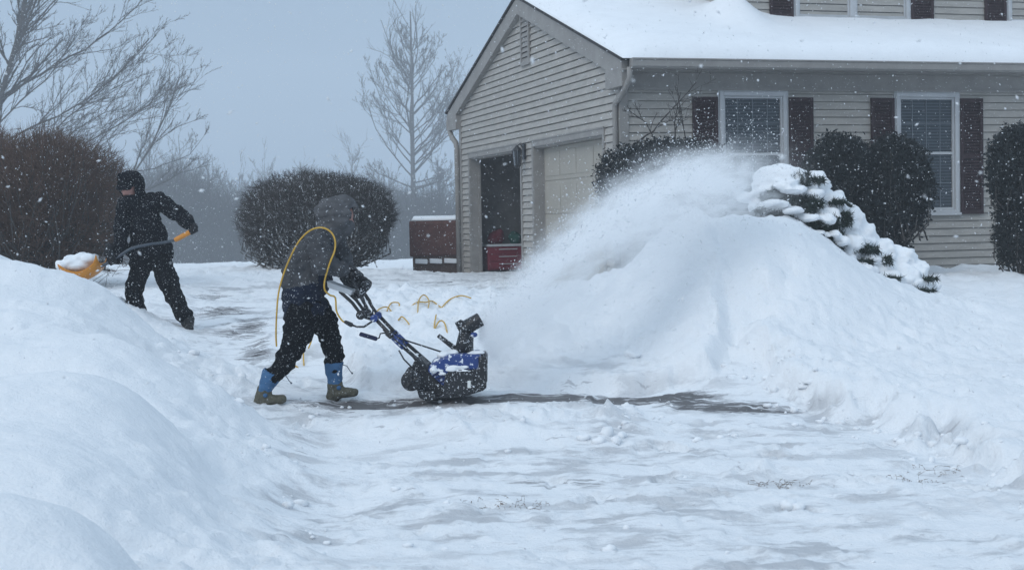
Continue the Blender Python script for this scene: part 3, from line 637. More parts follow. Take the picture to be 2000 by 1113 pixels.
# storage bin left of the garage
bx0, by0 = U(801, 520, 27.0), U(897, 520, 27.0)
wbin = by0[0]-bx0[0]; zb = U(850, 531, 27.0)[2]; zt = U(850, 428, 27.0)[2]; hb = zt-zb
bn = tag(empty('storage_bin', (bx0[0]+wbin/2, 27.0, zb), 0.0), 'red brown storage bin with snow on its lid beside the garage corner', 'storage bin')
b = MB(); b.prism([(-wbin/2, -.0, hb*.30), (-wbin/2, -.03, hb*.34), (-wbin/2, -.03, hb*.93), (-wbin/2, .0, hb*.97), (-wbin/2, .8, hb*1.0), (-wbin/2, .8, hb*.3)], (wbin+.12, 0, 0)); b.build('body', m_binp, bn, bevel=.012)
b = MB(); b.box((-wbin/2+.05, .02, -.3), (wbin/2+.07, .78, hb*.30)); b.build('plinth', m_binb, bn, bevel=.008)
for k in range(3):
    x = -wbin/2+.09+k*.265; b = MB(); b.prism([(x, .019, hb*.17), (x+.22, .019, hb*.155), (x+.235, -.05, hb*.16), (x+.015, -.05, hb*.175)], (0, 0, .085)); b.build('snowy_ledge', m_snow, bn, bevel=.012)
b = MB(); b.prism([(-wbin/2+.03, .0, hb*.975), (-wbin/2+.06, .02, hb*1.02), (-wbin/2+.06, .3, hb*1.07), (-wbin/2+.03, .78, hb*1.05), (-wbin/2+.03, .78, hb*1.0)], (wbin+.04, 0, 0)); b.build('snow_cap', m_snow, bn, True, bevel=.02)
# ------------------------------------------------------------------ shrubs
def dome_dir(g, n, zmin=-1.0):
    d = g.normal(size=(n*3, 3)); d /= np.linalg.norm(d, axis=1, keepdims=True); return d[d[:, 2] > zmin][:n]
def shrub(name, c, r, n, label, m_t, m_s, seed, tw=(.10, .22), rad=.005, stems=120, stem_r=.011, up=.5, lump=.10, foot=(.35, .3), nleaf=0, leafm=None, lsize=.04, flatb=-.75, group=None, inner=.55, boxy=2.0):
    """twiggy shrub: stems from the foot to the crown, twigs filling the crown's shell"""
    g = np.random.default_rng(seed); c = np.asarray(c, float); r = np.asarray(r, float)
    root = tag(empty(name, (c[0], c[1], c[2]-r[2]*.9)), label, 'shrub', group)
    o0 = np.array(root.location)
    bx = lambda d: d/((np.abs(d)**boxy).sum(1, keepdims=True)**(1/boxy))
    d = bx(dome_dir(g, n, flatb)); n = len(d)
    lm = 1+lump*fbm(d[:, 0]*2.3+d[:, 1]*1.7+seed, d[:, 2]*2.3-d[:, 1]*1.3, seed, 3)
    t = 1-(g.random(n)**2.0)*(1-inner)
    P = c+d*r*(lm*t)[:, None]
    dr = unit_rows(d*np.array([1, 1, .8])+g.normal(size=(n, 3))*.55+np.array([0, 0, up]))
    ln = g.uniform(tw[0], tw[1], n)
    V, F = needles(P-dr*ln[:, None]*.6, P+dr*ln[:, None]*.4, rad*g.uniform(.7, 1.3, n))
    raw('twigs', V-o0, F, None, m_t, root)
    if stems:
        d = bx(dome_dir(g, stems, -.5)); k = len(d)
        B = o0+np.stack([g.normal(size=k)*foot[0]*r[0], g.normal(size=k)*foot[1]*r[1], np.zeros(k)-.1], 1)
        E = c+d*r*.97; M = (B+E)/2+np.array([0, 0, -.10])*r[2]+(E-c)*np.array([.25, .25, 0])
        P0 = np.concatenate([B, M]); P1 = np.concatenate([M, E]); ra = np.concatenate([np.full(k, stem_r), np.full(k, stem_r*.7)]); rb = np.concatenate([np.full(k, stem_r*.7), np.full(k, stem_r*.3)])
        V, F = rods(P0, P1, ra, rb); raw('stems', V-o0, None, F, m_s, root)
    if nleaf:
        d = bx(dome_dir(g, nleaf, flatb)); n = len(d); lm = 1+lump*fbm(d[:, 0]*2.3+d[:, 1]*1.7+seed, d[:, 2]*2.3-d[:, 1]*1.3, seed, 3)
        t = 1-(g.random(n)**1.6)*(1-inner); V, F = leaves(c+d*r*(lm*t)[:, None]+g.normal(size=(n, 3))*.03, g.uniform(.6, 1.3, n)*lsize, seed); raw('foliage', V-o0, None, F, leafm, root)
    return root
def unit_rows(a): return a/(np.linalg.norm(a, axis=1, keepdims=True)+1e-9)
# clipped dome hedge beyond the driveway
p = U(620, 428, 26.2); shrub('dome_shrub', p, (1.30, 1.1, .83), 18000, 'large dark clipped dome shrub of bare twigs behind the man with the machine', m_twigh, m_twigl, 21, (.12, .34), .0052, 520, .012, .45, .20, (.30, .3), flatb=-.80, boxy=2.5)
# big russet shrub at the left
p = U(78, 392, 20.5); shrub('russet_shrub', p, (1.16, 1.1, 1.0), 13500, 'big russet brown leafless shrub behind the left snow bank', m_twigr, m_bark, 22, (.14, .50), .0052, 220, .012, .55, .42, (.25, .3), flatb=-.95, inner=.35, boxy=2.4)
p = U(-70, 380, 21.2); shrub('russet_shrub', p, (.95, 1.0, 1.1), 8500, 'russet brown leafless shrub cut by the left edge of the view', m_twigr, m_bark, 23, (.14, .50), .0052, 140, .012, .55, .42, (.25, .3), flatb=-.95, inner=.35, boxy=2.4)
# evergreens against the house
def hshrub(px, py, Y, r, label, seed, n=9000, nl=9000, ls=.05, **k):
    p = U(px, py, Y); return shrub('foundation_shrub', p, r, n, label, m_leaf, m_bark, seed, (.07, .16), .006, 60, .011, .35, .24, (.25, .3), nleaf=nl, leafm=m_leaf, lsize=ls, boxy=2.3, **k)
hshrub(1305, 360, 17.9, (.80, .55, .56), 'dark evergreen shrub at the garage corner behind the blown snow', 31, 9000, 12000)
hshrub(1645, 345, 18.3, (.45, .4, .48), 'dark upright shrub between the two ground floor windows', 32, 6000, 6500)
hshrub(1752, 365, 18.2, (.42, .4, .62), 'dark shrub in front of the right ground floor window', 33, 7000, 7500)
hshrub(1690, 440, 18.25, (.55, .4, .50), 'low dark shrub filling in below the pair by the right window', 34, 7000, 6500)
hshrub(2005, 330, 17.9, (.46, .45, .55), 'dark shrub at the right edge of the view against the wall', 35, 6000, 7000)
hshrub(2003, 440, 17.95, (.36, .4, .60), 'loose lower shrub under the one at the right edge', 36, 5000, 3500)
# bare climbing bush on the wall at the corner
def limbs(specs, seed, gens=3, nchild=(5, 5, 4), spread=.6, bias=(0, 0, .3), lenf=.42, rmin=.004, wob=.12):
    """specs: list of (polyline pts, r0, r1); returns rods arrays"""
    g = np.random.default_rng(seed); A = []; B = []; RA = []; RB = []; bias = np.array(bias)
    def seg(pts, r0, r1):
        n = len(pts)-1
        for i in range(n):
            A.append(pts[i]); B.append(pts[i+1]); RA.append(r0+(r1-r0)*i/n); RB.append(r0+(r1-r0)*(i+1)/n)
    cur = []
    for pts, r0, r1 in specs:
        pts = [np.asarray(p, float) for p in pts]; fine = []
        for i in range(len(pts)-1):
            for t in (0, .33, .67): fine.append(pts[i]*(1-t)+pts[i+1]*t+g.normal(size=3)*.012*np.linalg.norm(pts[i+1]-pts[i]))
        fine.append(pts[-1]); seg(fine, r0, r1); cur.append((fine, r0, r1))
    for gen in range(gens):
        nx = []
        for pts, r0, r1 in cur:
            L = sum(np.linalg.norm(pts[i+1]-pts[i]) for i in range(len(pts)-1))
            for c in range(nchild[gen]):
                t = g.uniform(.18, .98); f = t*(len(pts)-1); i = min(int(f), len(pts)-2); p = pts[i]+(pts[i+1]-pts[i])*(f-i)
                d0 = unit(pts[i+1]-pts[i]); d = unit(d0+unit(g.normal(size=3))*spread+bias*.5); l = L*lenf*g.uniform(.6, 1.25)*(1.15-.5*t); r = max(rmin, (r0+(r1-r0)*t)*.55); q = [p]
                n = 5
                for k in range(n):
                    d = unit(d+g.normal(size=3)*wob+bias*.16); q.append(q[-1]+d*l/n)
                e = max(rmin*.6, r*.35); seg(q, r, e); nx.append((q, r, e))
        cur = nx
    return rods(A, B, RA, RB)
p0 = hw(.35, -.35, .9)
sp = [([U(1235, 285, 18.3), U(1275, 255, 18.3), U(1320, 205, 18.35), U(1360, 160, 18.4)], .012, .005), ([U(1320, 285, 18.3), U(1318, 240, 18.3), U(1330, 180, 18.35)], .011, .004), ([U(1290, 290, 18.3), U(1262, 240, 18.3), U(1228, 215, 18.3)], .010, .004), ([U(1340, 280, 18.3), U(1330, 215, 18.3), U(1322, 170, 18.3)], .008, .004)]
V, F = limbs(sp, 5, 2, (6, 4), .8, (0, 0, .2), .42, .003)
vr = tag(empty('bare_bush', U(1290, 300, 18.2)), 'bare branched bush reaching up the wall beside the garage corner', 'bush'); raw('branches', V-np.array(vr.location), None, F, m_bark, vr)
# snow-laden juniper
def juniper():
    Yj = 15.6; g = np.random.default_rng(4)
    root = tag(empty('juniper', U(1620, 560, Yj)), 'sprawling juniper weighed down by snow beside the mound', 'shrub')
    o0 = np.array(root.location)
    sn = MB(); k = Yj/FPX
    lumps = [(1528, 350, 52, 25, 0), (1490, 368, 24, 18, -.1), (1600, 362, 26, 26, .15), (1582, 384, 22, 15, -.15), (1505, 402, 36, 16, -.1), (1560, 428, 40, 14, -.15), (1622, 405, 34, 30, .1), (1655, 432, 36, 34, .1), (1625, 430, 36, 14, .0), (1685, 470, 34, 34, .12), (1660, 470, 26, 16, -.1), (1718, 500, 34, 30, .1), (1695, 505, 30, 18, -.12), (1640, 505, 26, 16, -.22), (1665, 525, 34, 14, -.3), (1755, 508, 40, 26, .2), (1785, 530, 32, 20, .15), (1770, 556, 36, 16, -.05), (1800, 556, 30, 12, .1), (1720, 545, 34, 16, -.2), (1745, 585, 24, 9, -.45), (1800, 580, 24, 8, -.3), (1535, 372, 26, 8, -.34), (1520, 360, 24, 10, -.28), (1600, 430, 16, 8, -.42), (1580, 455, 14, 7, -.46), (1610, 458, 12, 6, -.5), (1625, 470, 16, 8, -.40), (1505, 398, 24, 5, -.34), (1536, 412, 20, 5, -.38), (1568, 426, 22, 6, -.40), (1748, 548, 66, 34, .1), (1700, 520, 46, 30, .0), (1650, 478, 40, 26, -.1), (1600, 425, 36, 24, -.1), (1455, 385, 16, 14, 0), (1478, 405, 18, 10, -.2)]
    for x, y, rx, ry, dy in lumps:
        sn.ell(U(x, y, Yj, dy), (rx*k*1.08, max(rx, ry)*k*.9+.10, ry*k*1.10))
        for q in range(7):
            a = g.uniform(-1, 1, 3); f = g.uniform(.25, .5); sn.ell(U(x+a[0]*rx*.85, y+a[1]*ry*.75, Yj, dy+a[2]*rx*k*.7), (rx*k*f, rx*k*f, ry*k*f*1.1))
    s = sn.meld('snow_cover', m_snow, None, .017, 3, .050, 9); hook(root, s)
    dark = [(1552, 352, 24, 16, -.22), (1575, 372, 14, 20, -.1), (1515, 382, 34, 10, -.28), (1550, 396, 34, 14, -.32), (1580, 398, 18, 10, -.3), (1520, 418, 34, 12, -.3), (1545, 436, 30, 12, -.35), (1596, 448, 34, 30, -.36), (1640, 428, 12, 16, -.25), (1610, 470, 26, 18, -.38), (1565, 412, 18, 7, -.32), (1668, 484, 20, 9, -.3), (1690, 488, 16, 8, -.26), (1672, 510, 18, 6, -.4), (1718, 506, 12, 9, -.25), (1628, 395, 20, 4, -.2), (1590, 352, 16, 6, -.15), (1655, 404, 10, 6, 0), (1718, 540, 20, 4, -.45), (1740, 572, 18, 5, -.5), (1785, 574, 14, 3, -.5), (1770, 563, 34, 3, -.5), (1475, 408, 14, 8, -.3), (1805, 543, 16, 3, -.2), (1490, 388, 14, 8, -.25)]
    P0 = []; P1 = []
    for x, y, rx, ry, dy in dark:
        n = int(rx*ry*2.4)+110
        for _ in range(n):
            a = np.clip(g.normal(size=3), -1.6, 1.6)*.48; c = U(x, y, Yj, dy)+a*np.array([rx*k, .10, ry*k]); d = unit(g.normal(size=3)+np.array([.15, -.7, -.1]))*g.uniform(.025, .085); P0.append(c); P1.append(c+d)
    V, F = needles(P0, P1, .0055); raw('foliage', V-o0, F, None, m_jun, root)
juniper()
# ------------------------------------------------------------------ trees
def tree(name, specs, loc, label, m, seed, **k):
    root = tag(empty(name, loc), label, 'tree', k.pop('group', None)); o0 = np.array(root.location)
    A = [(np.asarray(p, float), a, b) for p, a, b in specs]
    tr = MB(); pts = specs[0][0]; tr.tube(pts, list(np.linspace(specs[0][1], specs[0][2], len(pts))), 8); t = tr.build('trunk', m, None, True); t.data.transform(Matrix.Translation(tuple(-o0))); t.parent = root
    V, F = limbs(specs, seed, **k); raw('crown', V-o0, None, F, m, root)
    return root
Y = 72.0
T = lambda *a: [U(x, y, Y, dy*Y/31) for x, y, dy in a]
sp = [(T((-75, 560, 0), (-55, 430, 0), (-25, 280, 0), (12, 150, 0), (40, 40, .1), (58, -90, .2)), 0.170, 0.061),
      (T((8, 160, 0), (50, 80, -.3), (95, -20, -.5), (130, -140, -.6)), 0.095, 0.034), (T((-30, 300, 0), (40, 252, .3), (130, 208, .5), (215, 140, .6), (290, 60, .7)), 0.061, 0.017),
      (T((-45, 380, 0), (60, 320, -.4), (150, 235, -.6), (235, 170, -.8), (312, 85, -.9)), 0.058, 0.015), (T((-45, 400, 0), (80, 330, .5), (190, 250, .8), (270, 195, 1), (318, 130, 1.1)), 0.051, 0.014),
      (T((-50, 420, 0), (60, 390, 0), (160, 320, 0), (225, 235, 0), (290, 205, 0)), 0.044, 0.012), (T((0, 190, 0), (60, 140, .6), (140, 85, 1), (205, 25, 1.3), (245, -20, 1.4)), 0.061, 0.017),
      (T((30, 90, 0), (25, 20, .4), (5, -60, .7)), 0.068, 0.027), (T((-40, 330, 0), (-10, 240, -.8), (60, 150, -1.2), (110, 60, -1.5)), 0.054, 0.017), (T((20, 130, 0), (-20, 60, 0), (-70, 0, 0)), 0.061, 0.027), (T((-45, 400, .2), (30, 360, .9), (90, 300, 1.2), (130, 230, 1.4)), 0.044, 0.017),
      (T((-40, 340, 0), (30, 300, .4), (100, 270, .6), (190, 215, .6), (250, 120, .5)), 0.051, 0.014), (T((-20, 260, 0), (50, 200, -.3), (120, 140, -.4), (170, 60, -.5)), 0.051, 0.014)]
tree('bare_tree', sp, (U(-75, 560, Y)[0], Y, -3.2), 'large bare tree leaning in over the russet shrub at the left', m_bark, 41, gens=3, nchild=(19, 8, 4), spread=.66, bias=(.20, 0, .42), lenf=.34, rmin=.0078, wob=.17)
Y = 85.0
sp = [(T((215, 480, 0), (245, 365, 0), (295, 285, 0), (328, 215, 0), (352, 145, 0)), 0.081, 0.019), (T((300, 280, 0), (345, 248, 0), (388, 232, 0)), 0.031, 0.012), (T((262, 335, 0), (300, 330, 0), (360, 300, .5), (385, 265, .6)), 0.037, 0.012), (T((255, 350, 0), (275, 270, .4), (300, 180, .6)), 0.037, 0.012), (T((310, 255, 0), (335, 190, -.4), (375, 170, -.5)), 0.031, 0.011), (T((240, 380, 0), (300, 370, -.4), (370, 340, -.8), (430, 325, -1)), 0.037, 0.011), (T((240, 370, 0), (215, 290, 0), (195, 230, 0)), 0.037, 0.011)]
tree('bare_tree', sp, (U(215, 480, Y)[0], Y, -3), 'slim bare tree slanting right above the shoveller', m_bark, 42, gens=3, nchild=(9, 5, 3), spread=.55, bias=(.15, 0, .4), lenf=.36, rmin=.0095, wob=.15)
Y = 165.0
g = np.random.default_rng(9); sp = [(T((808, 560, 0), (808, 430, 0), (806, 300, 0), (805, 190, 0), (803, 90, 0), (801, 22, 0)), .34, .05)]
for i in range(54):
    t = g.random()**.85; y = 480-410*t; side = -1 if g.random() < .5 else 1; out = (146*(1-t)**.9+14)*g.uniform(.5, 1.0)*side; up = abs(out)*g.uniform(.9, 1.7)+8; dy = g.uniform(-.6, .6)*(1-t)
    if t < .3: up *= .30
    sp.append((T((807, y, 0), (807+out*.38, y-up*.28, dy*.4), (807+out*.72, y-up*.60, dy*.8), (807+out*.95, y-up*1.05, dy)), 0.075*(1-t)+.040, .020))
tree('bare_tree', sp, (U(808, 560, Y)[0], Y, -4), 'tall bare pyramidal tree beyond the driveway left of the garage', m_bark, 43, gens=3, nchild=(8, 6, 4), spread=.66, bias=(0, 0, .42), lenf=.40, rmin=.015, wob=.16)
# woods behind: individual trees
def wood_tree(i, px, top, Y, wpx, label, dens=1.0):
    g = np.random.default_rng(100+i); k = Y/FPX; b = U(px, 600, Y); zt = U(px, top, Y)[2]; zb = float(base(Y)); h = zt-zb; w = wpx*k
    Y *= 3.1; k = Y/FPX; b = U(px, 600, Y); zt = U(px, top, Y)[2]; zb = float(base(Y)); h = zt-zb; w = wpx*k; sp = []; lean = g.uniform(-.08, .08)*h
    top_ = b*np.array([1, 1, 0])+np.array([lean, 0, zt]); bot = np.array([b[0], Y, zb-.2])
    sp.append(([bot, bot*.7+top_*.3, bot*.35+top_*.65, top_], .016*h, .025))
    for j in range(int(24*dens)):
        t = g.uniform(.12, .9); p = bot+(top_-bot)*t; a = g.uniform(0, 2*PI); L = w*.5*(1.15-.75*t)*g.uniform(.6, 1.1); d = np.array([math.cos(a), math.sin(a)*.7, 0])
        sp.append(([p, p+d*L*.5+(0, 0, L*.4), p+d*L*.9+(0, 0, L*1.1)], .0065*h*(1.1-t)+.012, .018))
    return tree('bare_tree', sp, (b[0], Y, zb), label, m_barkf, 200+i, gens=2, nchild=(8, 6), spread=.7, bias=(0, 0, .35), lenf=.42, rmin=.020, wob=.16, group='bare trees of the hazy wood')
WOOD = [(170, 330, 58, 190, 'hazy bare tree at the left end of the wood behind the shoveller'), (285, 262, 62, 170, 'faint bare tree directly behind the shoveller'), (372, 262, 66, 150, 'faint bare tree right of the shoveller, highest of its group'), (420, 318, 60, 130, 'faint bushy bare tree just left of the dome shrub'), (465, 345, 68, 130, 'low faint bare tree over the left shoulder of the dome shrub'), (520, 318, 78, 120, 'very faint bare tree above the left half of the dome shrub'), (590, 330, 84, 120, 'palest bare tree above the middle of the dome shrub'), (690, 300, 76, 130, 'pale bare tree between the dome shrub and the tall pyramidal tree'), (745, 330, 60, 150, 'low bare tree at the foot of the tall pyramidal tree, left side'), (860, 300, 64, 130, 'bare tree between the tall pyramidal tree and the garage eave'), (880, 370, 54, 120, 'bushy bare tree right behind the storage bin and downspout')]
for i, a in enumerate(WOOD): wood_tree(i, *a)
# thicket: the undergrowth of the wood as one mass
def thicket():
    g = np.random.default_rng(77); n = 52000
    px = g.uniform(60, 960, n); Yv = g.uniform(130, 205, n); X = (px-1000)/FPX*Yv; zb = base(Yv)
    top = 1.6+(437-(372+70*fbm(px/60, Yv*.05, 3, 4)-75*sstep(520, 360, px)*sstep(150, 300, px)))/FPX*Yv
    t = g.random(n)**.8; z0 = zb+(top-zb)*t*.8; L = g.uniform(1.0, 3.6, n); d = unit_rows(np.stack([g.normal(size=n)*.5, g.normal(size=n)*.4, np.abs(g.normal(size=n))+.25], 1))
    P0 = np.stack([X, Yv, z0], 1); V, F = needles(P0, P0+d*L[:, None], g.uniform(.018, .05, n)); tag(raw('thicket', V, F, None, m_barkf), 'hazy leafless thicket along the foot of the wood', 'thicket', kind='stuff')
thicket()
# ------------------------------------------------------------------ people
def grip(mb, B, a, d, n, rb, rf, ln=1.0):
    """hand closed round a bar: B bar point, a bar axis, d wrist->bar, n palm side"""
    a = unit(a); d = np.asarray(d, float); d = unit(d-a*(d@a)); n = np.asarray(n, float); n = unit(n-a*(n@a)-d*(n@d)); R = rb+rf*.9; Wp = B-d*.085*ln+n*.035
    for i in range(4):
        off = a*(i-1.5)*.021; ls = (.92, 1.0, .97, .82)[i]
        mb.cap(Wp+off*.55, B+n*R+off-d*.012, rf*1.25, rf*1.15)
        q = [B+R*(math.cos(t)*d+math.sin(t)*n)+off for t in np.radians([88, 35, -30*ls, -95*ls, -140*ls])]
        for j in range(4): mb.cap(q[j], q[j+1], rf*(1.05-.06*j), rf*(1.0-.06*j))
    th = [Wp+a*.035+d*.02, B-d*.035+a*.055+n*.01, B-d*.03+a*.035-n*.015, B-n*(R)+a*.03]
    for j in range(3): mb.cap(th[j], th[j+1], rf*1.2-.001*j, rf*1.1-.001*j)
    return Wp
def face(mb, c, fwd, r):
    """adds nose, lips, chin, ears to a head around c looking along fwd; returns eye centres"""
    f = unit(fwd); up = unit(np.array([0, 0, 1.])-f*f[2]); s = np.cross(f, up)
    mb.cap(c+f*r*.86+up*r*.06, c+f*r*1.14-up*r*.22, r*.09, r*.15); mb.cap(c+f*r*.86-up*r*.50-s*r*.2, c+f*r*.86-up*r*.50+s*r*.2, r*.10)
    mb.cap(c+f*r*.55-up*r*.75, c+f*r*.75-up*r*.80, r*.28, r*.22)
    for e in (-1, 1): mb.ell(c+s*e*r*.88-up*r*.08, (r*.14, r*.2, r*.28), 8, 6)
    return [c+f*r*.86+up*r*.12+s*e*r*.33 for e in (-1, 1)]
# --- the man pushing the snow thrower (faces +X)
Y1 = 11.4
def A(px, py, dy=0.0): return U(px, py, Y1, dy)
def person_one():
    foot = A(596, 782); root = tag(empty('person', (foot[0], Y1, gz(foot[0], Y1))), 'hunched person in navy and grey coat and blue topped boots pushing the snow thrower', 'person')
    hc = A(664, 420); fw = unit(np.array([.93, -.08, -.35]))
    nh, fh = A(592, 607, -.11), A(606, 607, .11); nk, fk = A(576, 682, -.13), A(643, 662, .13); na, fa = A(527, 752, -.14), A(649, 752, .13)
    nsx, fsx = A(630, 474, -.19), A(642, 474, .19); ne, fe = A(641, 516, -.27), A(668, 530, .27); nw, fwv = A(680, 527, -.21), A(700, 553, .2)
    gN = A(695, 530, -.2); gF = A(712, 556, .16)
    b = MB()
    b.chain([A(598, 604), A(602, 560), A(617, 500), A(634, 466)], [.12, .12, .13, .08], 1.35); b.chain([A(636, 466), A(650, 444), hc], [.06, .055, .06])
    b.ell(hc, (.105, .085, .115)); eyes = face(b, hc, fw, .1)
    for h, k, a in ((nh, nk, na), (fh, fk, fa)): b.chain([h, k, a], [.085, .06, .042])
    for a, e, w in ((nsx, ne, nw), (fsx, fe, fwv)): b.chain([a, e, w], [.055, .045, .032])
    for a, dx in ((na, .17), (fa, .18)): b.chain([a, a+np.array([-.01, 0, -.05]), a+np.array([.02, 0, -.055])], [.034, .028, .02])
    grip(b, gN, (0, 1, 0), (1, 0, -.1), (0, 0, 1), .016, .0075); grip(b, gF, (.1, 1, 0), (1, 0, -.2), (.2, 0, 1), .016, .0075)
    body = b.meld('body', m_skin, None, .010, 2); hook(root, body)
    for q in eyes: hook(root, MB().ell(q, .012, 8, 6).build('eye', m_eye, None, True))
    # trousers
    t = MB(); t.chain([A(590, 604), A(612, 604)], [.135, .135], 1.25)
    t.chain([nh, A(588, 650, -.12), nk, A(552, 716, -.135), A(536, 735, -.14)], [.125, .112, .088, .078, .070]); t.chain([fh, A(632, 638, .12), fk, A(648, 690, .13), A(647, 718, .13)], [.122, .108, .088, .074, .068])
    hook(root, t.meld('trousers', m_pants, None, .013, 3, .032, 11))
    # coat
    c = MB(); c.chain([A(595, 600), A(597, 575)], [.172, .165], 1.15); c.chain([A(597, 575), A(606, 540), A(618, 500), A(626, 478)], [.165, .155, .150, .10], 1.28); c.cap(A(630, 482, -.12), A(634, 482, .12), .085, .085); c.cap(A(634, 462), A(650, 448), .085, .075); c.cap(A(602, 512), A(626, 478), .165, .125, 1.2); c.cap(A(590, 545), A(602, 512), .165, .165, 1.15)
    c.cap(A(572, 598, 0), A(625, 600, 0), .085, .09, 1.6)
    coat = c.meld('coat', [m_navy, m_cgrey], None, .012, 3, .034, 10); me = coat.data
    for p in me.polygons:
        q = p.center; dx = (q[0]/q[1]*FPX+1000); zz = (q[2]-1.6)
        py = 556-(zz/q[1]-PITCH)*FPX+ROLL*-(dx-1000)
        if py < 542-(dx-590)*.15 and dx < 622: p.material_index = 1
    hook(root, coat)
    for a, e, w in ((nsx, ne, nw), (fsx, fe, fwv)):
        s = MB(); s.chain([a, e*.55+a*.45, e, w*.6+e*.4, w], [.098, .096, .083, .078, .056]); hook(root, s.meld('sleeve', m_cgrey, None, .011, 3, .034, 13))
    h = MB(); h.ell(hc+np.array([-.012, 0, .012]), (.150, .14, .155)); h.ell(hc+np.array([-.075, 0, .020]), (.12, .125, .125)); h.cap(hc+np.array([-.06, 0, -.08]), A(640, 462), .10, .115, 1.1); h.cap(hc+np.array([.05, 0, .085]), hc+np.array([.115, 0, .05]), .062, .045, 1.4)
    ho = h.meld('hood', m_hood, None, .011, 3, .024, 10)
    # open the hood towards the face
    import bmesh
    bm = bmesh.new(); bm.from_mesh(ho.data)
    kill = []
    for v in bm.verts:
        r = np.array(v.co)-hc
        if r@fw > .078 and abs(r[1]) < .085 and -.12 < r[2] < .05: kill.append(v)
    bmesh.ops.delete(bm, geom=kill, context='VERTS'); bm.to_mesh(ho.data); bm.free()
    so_ = ho.modifiers.new('thick', 'SOLIDIFY'); so_.thickness = .008; hook(root, ho)
    # scarf across the chin
    s = MB(); s.cap(hc+np.array([.03, 0, -.085]), hc+np.array([-.04, 0, -.10]), .082, .085); hook(root, s.meld('scarf', m_hood, None, .011, 2, .008, 14))
    # gloves
    for B_, a, d, n in ((gN, (0, 1, 0), (1, 0, -.1), (0, 0, 1)), (gF, (.1, 1, 0), (1, 0, -.2), (.2, 0, 1))):
        m = MB(); wp = grip(m, B_, a, d, n, .016, .0125); m.cap(wp, wp-unit(d)*.05, .040, .046, 1.1); m.cap(wp, B_-unit(d)*.02+unit(n)*.02, .034, .034, 1.25); hook(root, m.meld('glove', m_glove, None, .006, 2))
    # boots: blue shafts and olive feet
    for (top, an, heel, toe) in ((A(538, 724, -.14), A(522, 758, -.14), A(516, 779, -.15), A(556, 774, -.14)), (A(648, 712, .13), A(650, 752, .13), A(650, 771, .13), A(688, 769, .12))):
        s = MB(); s.cap(top, an, .078, .058); sh = s.meld('boot_shaft', m_gait, None, .010, 2, .008, 14)
        bm = bmesh.new(); bm.from_mesh(sh.data); ax = unit(top-an)
        bmesh.ops.delete(bm, geom=[v for v in bm.verts if (np.array(v.co)-top)@ax > .012], context='VERTS'); bm.to_mesh(sh.data); bm.free(); sd = sh.modifiers.new('t', 'SOLIDIFY'); sd.thickness = .01; hook(root, sh)
        f = MB(); f.cap(an, heel, .060, .058); f.cap(heel, toe, .052, .036, 1.15); f.cap((an+heel)/2, heel*.55+toe*.45, .05, .045); f.cap(heel+np.array([-.02, 0, -.02]), heel+np.array([.01, 0, -.02]), .046, .046, 1.1); hook(root, f.meld('boot', m_boot, None, .009, 2, .007, 18))
        l = MB(); p = top+np.array([.075, -.03, -.01]); l.tube([p, p+np.array([.03, 0, -.01]), p+np.array([.055, 0, -.05]), p+np.array([.068, 0, -.065])], .0035, 5); l.ell(p+np.array([.07, 0, -.067]), .008, 6, 5); hook(root, l.build('drawcord', m_shaft, None, True))
        st = MB(); q = heel*.55+toe*.45+np.array([-.03, 0, .045]); st.cap(q+np.array([0, -.05, 0]), q+np.array([0, .05, 0]), .018); hook(root, st.meld('boot_strap', m_gait, None, .007, 1))
    return root
person_one()
